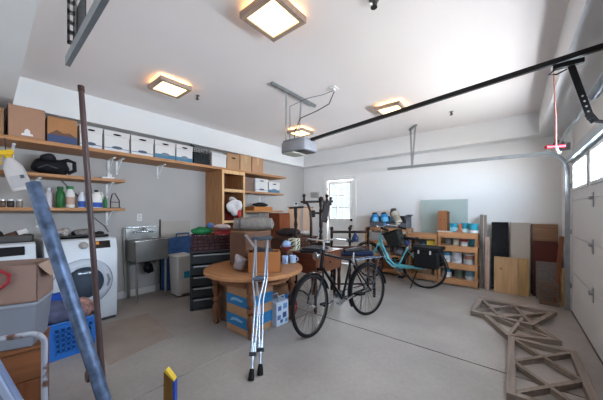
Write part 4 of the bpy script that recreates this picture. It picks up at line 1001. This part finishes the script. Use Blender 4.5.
paint_can('grey-blue paint can with white base on the bottom shelf', -.555, 5.27, .122, .075, .185, plastic('#5b7f8c'), ('#c4c6c5', .0, .35), LID, g4)
paint_can('dim grey paint can at the back of the bottom shelf', -.735, 5.36, .122, .08, .15, plastic('#6f7272'), ('#62735f', .3, .7), LID, g4)
# middle section
def small_carton(lab, x, y, z, w, d, h, c, band=None, group=None, name='carton'):
    t = thing(name, lab, 'box', (x, y, z), 0, group)
    B(-w/2, -d/2, 0, w/2, d/2, h).build('case', M(c, .6, 0, .06, 6.), t, bevel=.004)
    if band: B(-w/2-.001, -d/2-.002, h*band[1], w/2+.001, d/2+.001, h*band[2]).build('printed_band', plastic(band[0], .6), t)
    return t
small_carton('yellow carton with dark print on the low middle shelf', -1.155, 5.28, .532, .15, .16, .22, '#c4a63c', ('#6b6a35', .25, .5))
paint_can('dark blue and pale can beside the yellow carton', -1.30, 5.27, .532, .062, .2, plastic('#2e4258'), ('#9db4bd', .4, .7), LID, None)
paint_can('brown jar with blue label near the bicycle saddle', -1.44, 5.29, .532, .055, .17, plastic('#5e4a3f'), ('#3d5673', .3, .7), LID, None)
small_carton('plain brown carton on the bottom of the low middle shelf', -1.3, 5.32, .122, .3, .22, .25, '#7d5d43')
# tall unit interior
small_carton('translucent grey carton on the upper shelf under the tote', -2.17, 5.32, .682, .36, .24, .17, '#9a9794', None, None, 'storage_carton')
small_carton('dull brown carton on the upper shelf behind the basket', -1.8, 5.34, .682, .26, .22, .14, '#6a5040', None, None, 'storage_carton')
small_carton('grey carton on the middle shelf behind the teal front fork', -2.12, 5.34, .402, .36, .22, .15, '#8a7f74', ('#6d5646', .3, .6), None, 'storage_carton')
paint_can('dark round can on the middle shelf under the basket', -1.74, 5.30, .402, .09, .17, plastic('#4b4a4d'), ('#7c7f86', .2, .7), LID, None)
small_carton('reddish-brown crate on the bottom shelf of the tote unit', -2.0, 5.34, .122, .55, .24, .15, '#7d4a2f', None, None, 'storage_carton')

# ------------------------------------------------------------------ boards leaning on the back wall
def board(name, lab, x0, x1, h, yb, tilt, m, th=.02, cat='board', trim=None):
    t = thing(name, lab, cat, ((x0+x1)/2, yb, 0), 0, None, rot=(-math.radians(tilt), 0, 0))
    w = (x1-x0)/2
    B(-w, 0, 0, w, th, h).build('panel', m, t, bevel=.002)
    if trim: B(-w, -.002, 0, -w+.02, th+.001, h).build('edge_strip', trim, t)
    return t
board('leaning_plank', 'tall grey weathered plank touching the paint shelf', -.435, -.385, 1.25, 5.30, 8, wood('#7b6f66', 'z'), .03)
board('leaning_plank', 'tall grey-brown plank, second from the paint shelf', -.378, -.338, 1.24, 5.33, 7, wood('#8a7a6d', 'z'), .03)
board('leaning_plank', 'shorter pale pinkish plank in front of the tall grey ones', -.345, -.285, .87, 5.20, 7, wood('#a5897a', 'z'), .02)
board('black_board', 'tall glossy black panel leaning on the back wall', -.27, -.045, 1.12, 5.36, 7, M('#08090d', .25, 0, .1, 4.), .03, 'panel')
board('beige_board', 'tall beige panel leaning between the black and brown panels', -.03, .225, 1.12, 5.34, 7, M('#a3968b', .6, 0, .05, 3.), .025, 'panel', M('#7c6b5f', .6))
board('brown_board', 'tall light brown panel leaning in the back corner', .24, .55, 1.1, 5.45, 6, wood('#8d6a4f', 'x'), .025, 'panel', wood('#6f5240', 'z'))
board('red_board', 'dark red wooden panel leaning in front of the light brown one', .255, .535, .845, 5.31, 6, wood('#4c1d14', 'x', .4), .02, 'panel')
board('slate_board', 'speckled grey stone panel leaning in front of the dark red panel', .28, .54, .55, 5.20, 7, M('#6e6460', .6, 0, .25, 40.), .02, 'panel')
board('plywood_sheet', 'light plywood sheet with a knot, shortest, leaning in front of the black panel', -.225, .072, .57, 5.17, 8, wood('#b08a63', 'z'), .018)
board('plywood_sheet', 'narrow golden plywood strip beside the wider plywood sheet', .078, .2, .57, 5.18, 8, wood('#a37f52', 'z'), .018)
MB().lathe([(.016, 0), (.016, .002)], 14, Matrix.Translation((-.06, -.001, .38)) @ Matrix.Rotation(PI/2, 4, 'X')).build('knot', M('#6f4c30', .6), [o for o in bpy.data.objects if o.name == 'plywood_sheet'][0])
t = thing('scrap_crate', 'small weathered wooden frame crate by the garage door corner', 'crate', (.40, 4.99, 0), 0)
wf = wood('#6e5a4c', 'x')
for z in (.0, .12, .24):
    B(-.1, -.08, z, .1, -.065, z+.045).build('slat', wf, t); B(-.1, .065, z, .1, .08, z+.045).build('slat', wf, t)
for x in (-.1, .085):
    for y in (-.065, .05): B(x, y, 0, x+.015, y+.015, .285).build('corner_post', wf, t)
for i, (p0, p1, w, c, lab) in enumerate((((.47, 5.05, .01), (.56, 5.28, .93), .05, '#7a4b31', 'reddish-brown plank leaning into the corner beside the door track'),
                                         ((.535, 4.95, .01), (.555, 5.1, .5), .04, '#a37f58', 'short light plank leaning beside the reddish-brown plank'),
                                         ((.57, 4.90, .01), (.575, 4.98, .4), .03, '#8a6a4b', 'short narrow stick next to the vertical door track'))):
    o = MB().bar(p0, p1, w, .02, (0, -1, 0)).build('leaning_plank', wood(c, 'z')); tag(o, lab, 'plank')

# ------------------------------------------------------------------ lattice frames on the floor
def lattice(lab, loc, rot, w, l, cells, skew=0):
    t = thing('lattice_frame', lab, 'wooden frame', loc, 0, 'brown wooden lattice frames', rot=rot)
    m = wood('#83756b', 'y', .6); m2 = wood('#897a70', 'x', .6); th = .05; rw = .052
    B(-w/2, -l/2, 0, -w/2+rw, l/2, th).build('rail', m, t, bevel=.003)
    B(w/2-rw, -l/2, 0, w/2, l/2, th).build('rail', m, t, bevel=.003)
    for s in (-1, 1):
        y = s*(l/2-rw/2); B(-w/2+rw, y-rw/2, 0, w/2-rw, y+rw/2, th).build('end_rail', m2, t, bevel=.003)
    x0, x1 = -w/2+rw*.8, w/2-rw*.8; cl = (l-2*rw*.8)/cells
    for k in range(cells):
        y0 = -l/2+rw*.8+k*cl; y1 = y0+cl
        MB().bar((x0, y0, th*.5), (x1, y1, th*.5), .032, th*.9).build('brace', m, t)
        MB().bar((x0, y1, th*.5), (x1, y0, th*.5), .032, th*.82).build('brace', m, t)
    for o in t.children:               # racked out of square
        for v in o.data.vertices: v.co.y += skew * (w/2 - v.co.x)/w * (l/2 - v.co.y)/l
    return t
lattice('brown lattice frame lying flat beside the garage door, largest of the three', (.21, 2.80, .001), (0, 0, 0), .48, 1.06, 2)
lattice('brown lattice frame sandwiched between the other two on the floor', (.04, 3.70, .001), (0, 0, math.radians(24)), .46, .62, 1)
lattice('brown lattice frame resting on top of another, closer to the leaning boards', (.01, 4.06, .032), (math.radians(-0), math.radians(-5), math.radians(86)), .54, .78, 2, .2)

# ------------------------------------------------------------------ foreground at the left
# floor mat
o = MB().prism([(-3.66, .70), (-3.58, 1.30), (-2.72, 1.24), (-2.62, .66)], .0005, .006).build('floor_mat', M('#94857a', .55, 0, .1, 5.)); tag(o, 'tan mat lying on the floor in front of the dryer', 'mat')
# basket
t = thing('laundry_basket', 'blue plastic laundry basket with round holes in front of the dryer', 'basket', (-3.27, .50, 0))
BP = M('#2a64ad', .4, 0, .05, 6.)
mb = MB(); w, d, h = .2, .15, .32
def lerp(a, b, f): return a+(b-a)*f
nz_, nc = 7, 9
for side in range(4):
    L = w if side % 2 == 0 else d; D = d if side % 2 == 0 else w
    rotm = Matrix.Rotation(side*PI/2, 4, 'Z')
    for i in range(nc):
        x0 = -L+2*L*i/nc
        for k in range(nz_):
            z0 = h*k/nz_
            solid = k in (0, nz_-1) or i in (0, nc-1)
            f0 = 1+.2*k/nz_; f1 = 1+.2*(k+1)/nz_; cw_ = 2*L/nc; ch = h/nz_
            if solid: mb.box(x0*f0, -D*f0-.004, z0, (x0+cw_)*f0, -D*f0, z0+ch+.001, rotm)
            else:
                mb.box(x0*f0, -D*f0-.004, z0, (x0+cw_*.32)*f0, -D*f0, z0+ch+.001, rotm)
                mb.box(x0*f0, -D*f0-.004, z0, (x0+cw_)*f0, -D*f0, z0+ch*.32, rotm)
mb.box(-w, -d, 0, w, d, .006); mb.build('body', BP, t)
MB().tube([(-w*1.24, -d*1.24, h), (w*1.24, -d*1.24, h), (w*1.24, d*1.24, h), (-w*1.24, d*1.24, h)], .012, 8, True).build('rim', BP, t)
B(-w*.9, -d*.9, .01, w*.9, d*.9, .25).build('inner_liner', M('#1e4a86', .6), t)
blob('navy_clothes', 'navy and grey clothes heaped in the blue laundry basket', 'clothes', (-3.2, .43, .255), (.16, .12, .1), M('#4d4f66', .9, 0, .4, 12., .3), .03, 8)
blob('blue_cloth', 'bright blue cloth at the back of the laundry basket', 'clothes', (-3.4, .47, .262), (.09, .13, .12), cloth('#1d3f8d'), .02, 9)
blob('floral_cloth', 'floral red and cream cloth at the basket end beside thin pole', 'clothes', (-3.2, .60, .262), (.09, .07, .1), M('#8e6a63', .9, 0, .7, 30.), .02, 9)
# wooden stand, clear bin, open carton, red hose
PH = TH + math.radians(29)
def stack_pt(w, d, z):       # centre of a w x d footprint whose near right corner stands at one fixed point
    c = cam_pt(-1.535, 1.50); cs, sn = math.cos(PH), math.sin(PH)
    return (c[0] - w/2*cs - d/2*sn, c[1] - w/2*sn + d/2*cs, z)
t = thing('wooden_nightstand', 'brown wooden cabinet under the clear bin, behind the rusty white frame', 'cabinet', stack_pt(.44, .26, 0), PH+.22)
nw = wood('#6e4129', 'x', .5)
B(-.22, -.15, 0, -.2, .15, .49).box(.2, -.15, 0, .22, .15, .49).box(-.2, .135, 0, .2, .15, .49).box(-.2, -.15, .05, .2, .135, .07).build('case', nw, t)
B(-.225, -.155, .49, .225, .155, .51).build('top', wood('#7b4d30', 'x', .5), t, bevel=.004)
B(-.2, -.148, .32, .2, -.135, .485).build('drawer_front', wood('#784a2e', 'x', .5), t, bevel=.003)
B(.05, -.148, .07, .2, -.135, .315).build('door', wood('#6b3f25', 'z', .5), t, bevel=.003)
t = thing('plastic_bin', 'cloudy clear plastic bin between the wooden cabinet and open carton', 'bin', stack_pt(.43, .28, .511), PH)
hollow(.185, .115, .24, 1.12, .006, M('#8a8d97', .25, 0, .03, 3., alpha=.8), 'body', t)
B(-.212, -.135, .236, .212, .135, .262).build('lid', M('#94979f', .3, 0, .03, 3.), t, bevel=.01)
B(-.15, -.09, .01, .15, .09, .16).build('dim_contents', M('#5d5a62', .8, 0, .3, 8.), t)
t = open_box('cardboard_box', 'open cardboard box holding a red hose, on the clear plastic bin', stack_pt(.40, .26, .774), PH, .40, .26, .215, M('#8d7266', .85, 0, .06, 5.), flaps=False)
MB().prism([(-.125, 0), (.125, 0), (.115, .09), (-.115, .09)], -.002, .002, Matrix.Translation((.2, 0, .213)) @ Matrix.Rotation(2.5, 4, 'Y') @ Matrix.Rotation(PI/2, 4, 'Z') @ Matrix.Rotation(PI/2, 4, 'X')).build('flap', M('#a58b7a', .85, 0, .06, 5.), t)
MB().tube([Vector(p) for p in ((-.2, -.14, .02), (-.08, -.142, .03), (.02, -.143, .07), (.085, -.144, .13), (.09, -.144, .17), (.05, -.144, .2), (-.03, -.142, .212), (-.1, -.13, .222), (-.12, -.05, .2), (-.1, .05, .1), (-.06, .05, .02))], .0085, 8).build('red_hose', plastic('#9c2f38', .4), None, stack_pt(.40, .26, .774), PH)
tag(bpy.data.objects['red_hose'], 'red hose looping over the front of the open cardboard box', 'hose')
# white rusty tube frame
def rust_mat():
    m = bpy.data.materials.new('rusty_white'); m.use_nodes = True; nt = m.node_tree; N = nt.nodes; L = nt.links; b = N['Principled BSDF']
    tc = N.new('ShaderNodeTexCoord'); n = N.new('ShaderNodeTexNoise'); n.inputs['Scale'].default_value = 14; n.inputs['Detail'].default_value = 5
    L.new(tc.outputs['Object'], n.inputs['Vector']); r = N.new('ShaderNodeValToRGB')
    r.color_ramp.elements[0].position = .38; r.color_ramp.elements[0].color = lin('#6b4a3d')+[1]
    r.color_ramp.elements[1].position = .45; r.color_ramp.elements[1].color = lin('#b3b4bd')+[1]
    L.new(n.outputs['Fac'], r.inputs[0]); L.new(r.outputs[0], b.inputs['Base Color']); b.inputs['Roughness'].default_value = .45
    return m
RUST = rust_mat()
t = thing('tube_frame', 'bent white metal tube frame with rusted paint beside the brown wooden cabinet', 'frame', cam_pt(-1.245, 1.25), PH)
hz, rr, wd = .715, .055, .46
pts = [(.012, 0, 0), (.0, 0, .4), (0, 0, hz-rr)] + [(-rr+rr*math.cos(a), 0, hz-rr+rr*math.sin(a)) for a in [PI/2*i/6 for i in range(1, 7)]] + [(-wd+rr-rr*math.sin(a), 0, hz-rr+rr*math.cos(a)) for a in [PI/2*i/6 for i in range(0, 7)]] + [(-wd, 0, .4), (-wd-.012, 0, 0)]
MB().tube(pts, .0125, 10).build('hoop', RUST, t)
MB().tube([(-wd, 0, .15), (.006, 0, .15)], .01).build('cross_tube', RUST, t)
for x in (-wd-.012, .012): MB().lathe([(.017, 0), (.019, .02), (.015, .04)], 12, Matrix.Translation((x, 0, 0))).build('foot_cap', RUBBER, t)
# grey-blue plank in the near corner
t = thing('grey_board', 'smooth blue-grey board leaning in front of the rusty white frame', 'board', cam_pt(-.83, .98), TH)
m_ = Matrix.Rotation(math.radians(-30), 4, 'Y')
mb = MB(); mb.box(-.34, -.012, .0, 0, .012, .98, m_)
z0 = min(v.co.z for v in mb.bm.verts)
for v in mb.bm.verts: v.co.z -= z0; v.co.x += 0
mb.build('panel', M('#6c7690', .4, 0, .06, 4.), t, bevel=.006)
mb = MB().box(-.03, -.02, .0, 0, -.012, .98, m_)
for v in mb.bm.verts: v.co.z -= z0
mb.build('edge_band', M('#8f99b0', .35), t, bevel=.003)
# poles
def pole(name, lab, p0, p1, r0, r1, m, knot=None, ring=None):
    p0, p1 = Vector(p0), Vector(p1)
    t = thing(name, lab, 'pole', p0); d = p1-p0
    mb = MB(); pts = [d*(i/12) for i in range(13)]
    mb.tube(pts, [r0+(r1-r0)*i/12 for i in range(12)]+[r1*.93], 20); mb.build('shaft', m, t)
    if knot: MB().ball(d*knot+Vector((-r0*.8*CT, -r0*.8*ST, 0)), .022, .022, .035, 12).lump(.012, 30).build('knot', M('#5d4a42', .8), t)
    if ring: MB().cyl(d*(ring), d*1.0, r1*1.12, n=16).build('end_cap', M('#3d2923', .6), t)
    return t
def pipe_mat():
    m = M('#525f76', .4, .35, .45, 26., .15)
    return m
pole('leaning_pole', 'thick blue-grey mottled pole slanting up to the shelves', (-1.222, .423, 0), (-1.654, .135, 1.425), .024, .027, pipe_mat(), .42)
pole('leaning_pole', 'thin dark brown pole standing nearly upright in front of the dryer', (-1.573, .394, 0), (-1.683, .305, 1.93), .0135, .0125, M('#4a3836', .4, 0, .25, 10.), None, .985)
t = thing('marker_stake', 'short brown stake with yellow slanted top and blue side, standing at the lower edge', 'stake', (-1.235, .545, 0), TH, None)
MB().prism([(-.028, 0), (.028, 0), (.024, .515), (-.016, .56), (-.024, .555)], -.012, .012, Matrix.Rotation(PI/2, 4, 'X')).build('shaft', wood('#6a4a20', 'z', .5), t)
MB().prism([(.02, 0), (.031, 0), (.027, .512), (.018, .52)], -.013, .013, Matrix.Rotation(PI/2, 4, 'X')).build('blue_side', plastic('#20408a'), t)
MB().prism([(-.018, .555), (.024, .513), (.026, .518), (-.013, .568), (-.02, .563)], -.014, .014, Matrix.Rotation(PI/2, 4, 'X')).build('yellow_tip', plastic('#c9a637'), t)

# ------------------------------------------------------------------ light
def area(name, loc, rot, sx, sy, power, col):
    l = bpy.data.lights.new(name, 'AREA'); l.shape = 'RECTANGLE'; l.size = sx; l.size_y = sy; l.energy = power; l.color = col
    o = bpy.data.objects.new(name, l); COL.objects.link(o); o.location = loc; o.rotation_euler = rot
    return o
# daylight outside the garage door windows and the entry door window, plus an added ceiling fill
area('daylight', (XR+.5, 2.5, 2.05), (0, math.radians(68), 0), 1.2, 5.0, 500, (.70, .83, 1.0))
area('ceiling_fill', (XR+.45, 3.4, 1.25), (0, math.radians(118), 0), 1.0, 3.6, 300, (1.0, .96, .93))  # added upward fill outside the windows to brighten the ceiling, no real source
area('daylight', ((gx0+gx1)/2, YB+.35, 1.6), (math.radians(-90), 0, 0), 1.0, 1.2, 26, (.95, .98, 1.0))
w = bpy.data.worlds.new('sky'); sc.world = w; w.use_nodes = True
bg = w.node_tree.nodes['Background']; bg.inputs[0].default_value = (.85, .92, 1, 1); bg.inputs[1].default_value = .5

# ------------------------------------------------------------------ camera
cd = bpy.data.cameras.new('camera'); co = bpy.data.objects.new('camera', cd); COL.objects.link(co)
co.location = (0, 0, 1.3); co.rotation_euler = (PI/2, 0, TH)
cd.sensor_width = 36; cd.lens = 258/603*36; cd.shift_y = 11/603; cd.clip_start = .02
sc.camera = co
vs = sc.view_settings
vs.view_transform = 'Standard'; vs.look = 'None'; vs.gamma = 1; vs.use_curve_mapping = False; vs.exposure = 1.6
sc.cycles.max_bounces = 10; sc.cycles.diffuse_bounces = 6; sc.cycles.transparent_max_bounces = 12
sc.cycles.use_denoising = True; sc.cycles.sample_clamp_indirect = 6
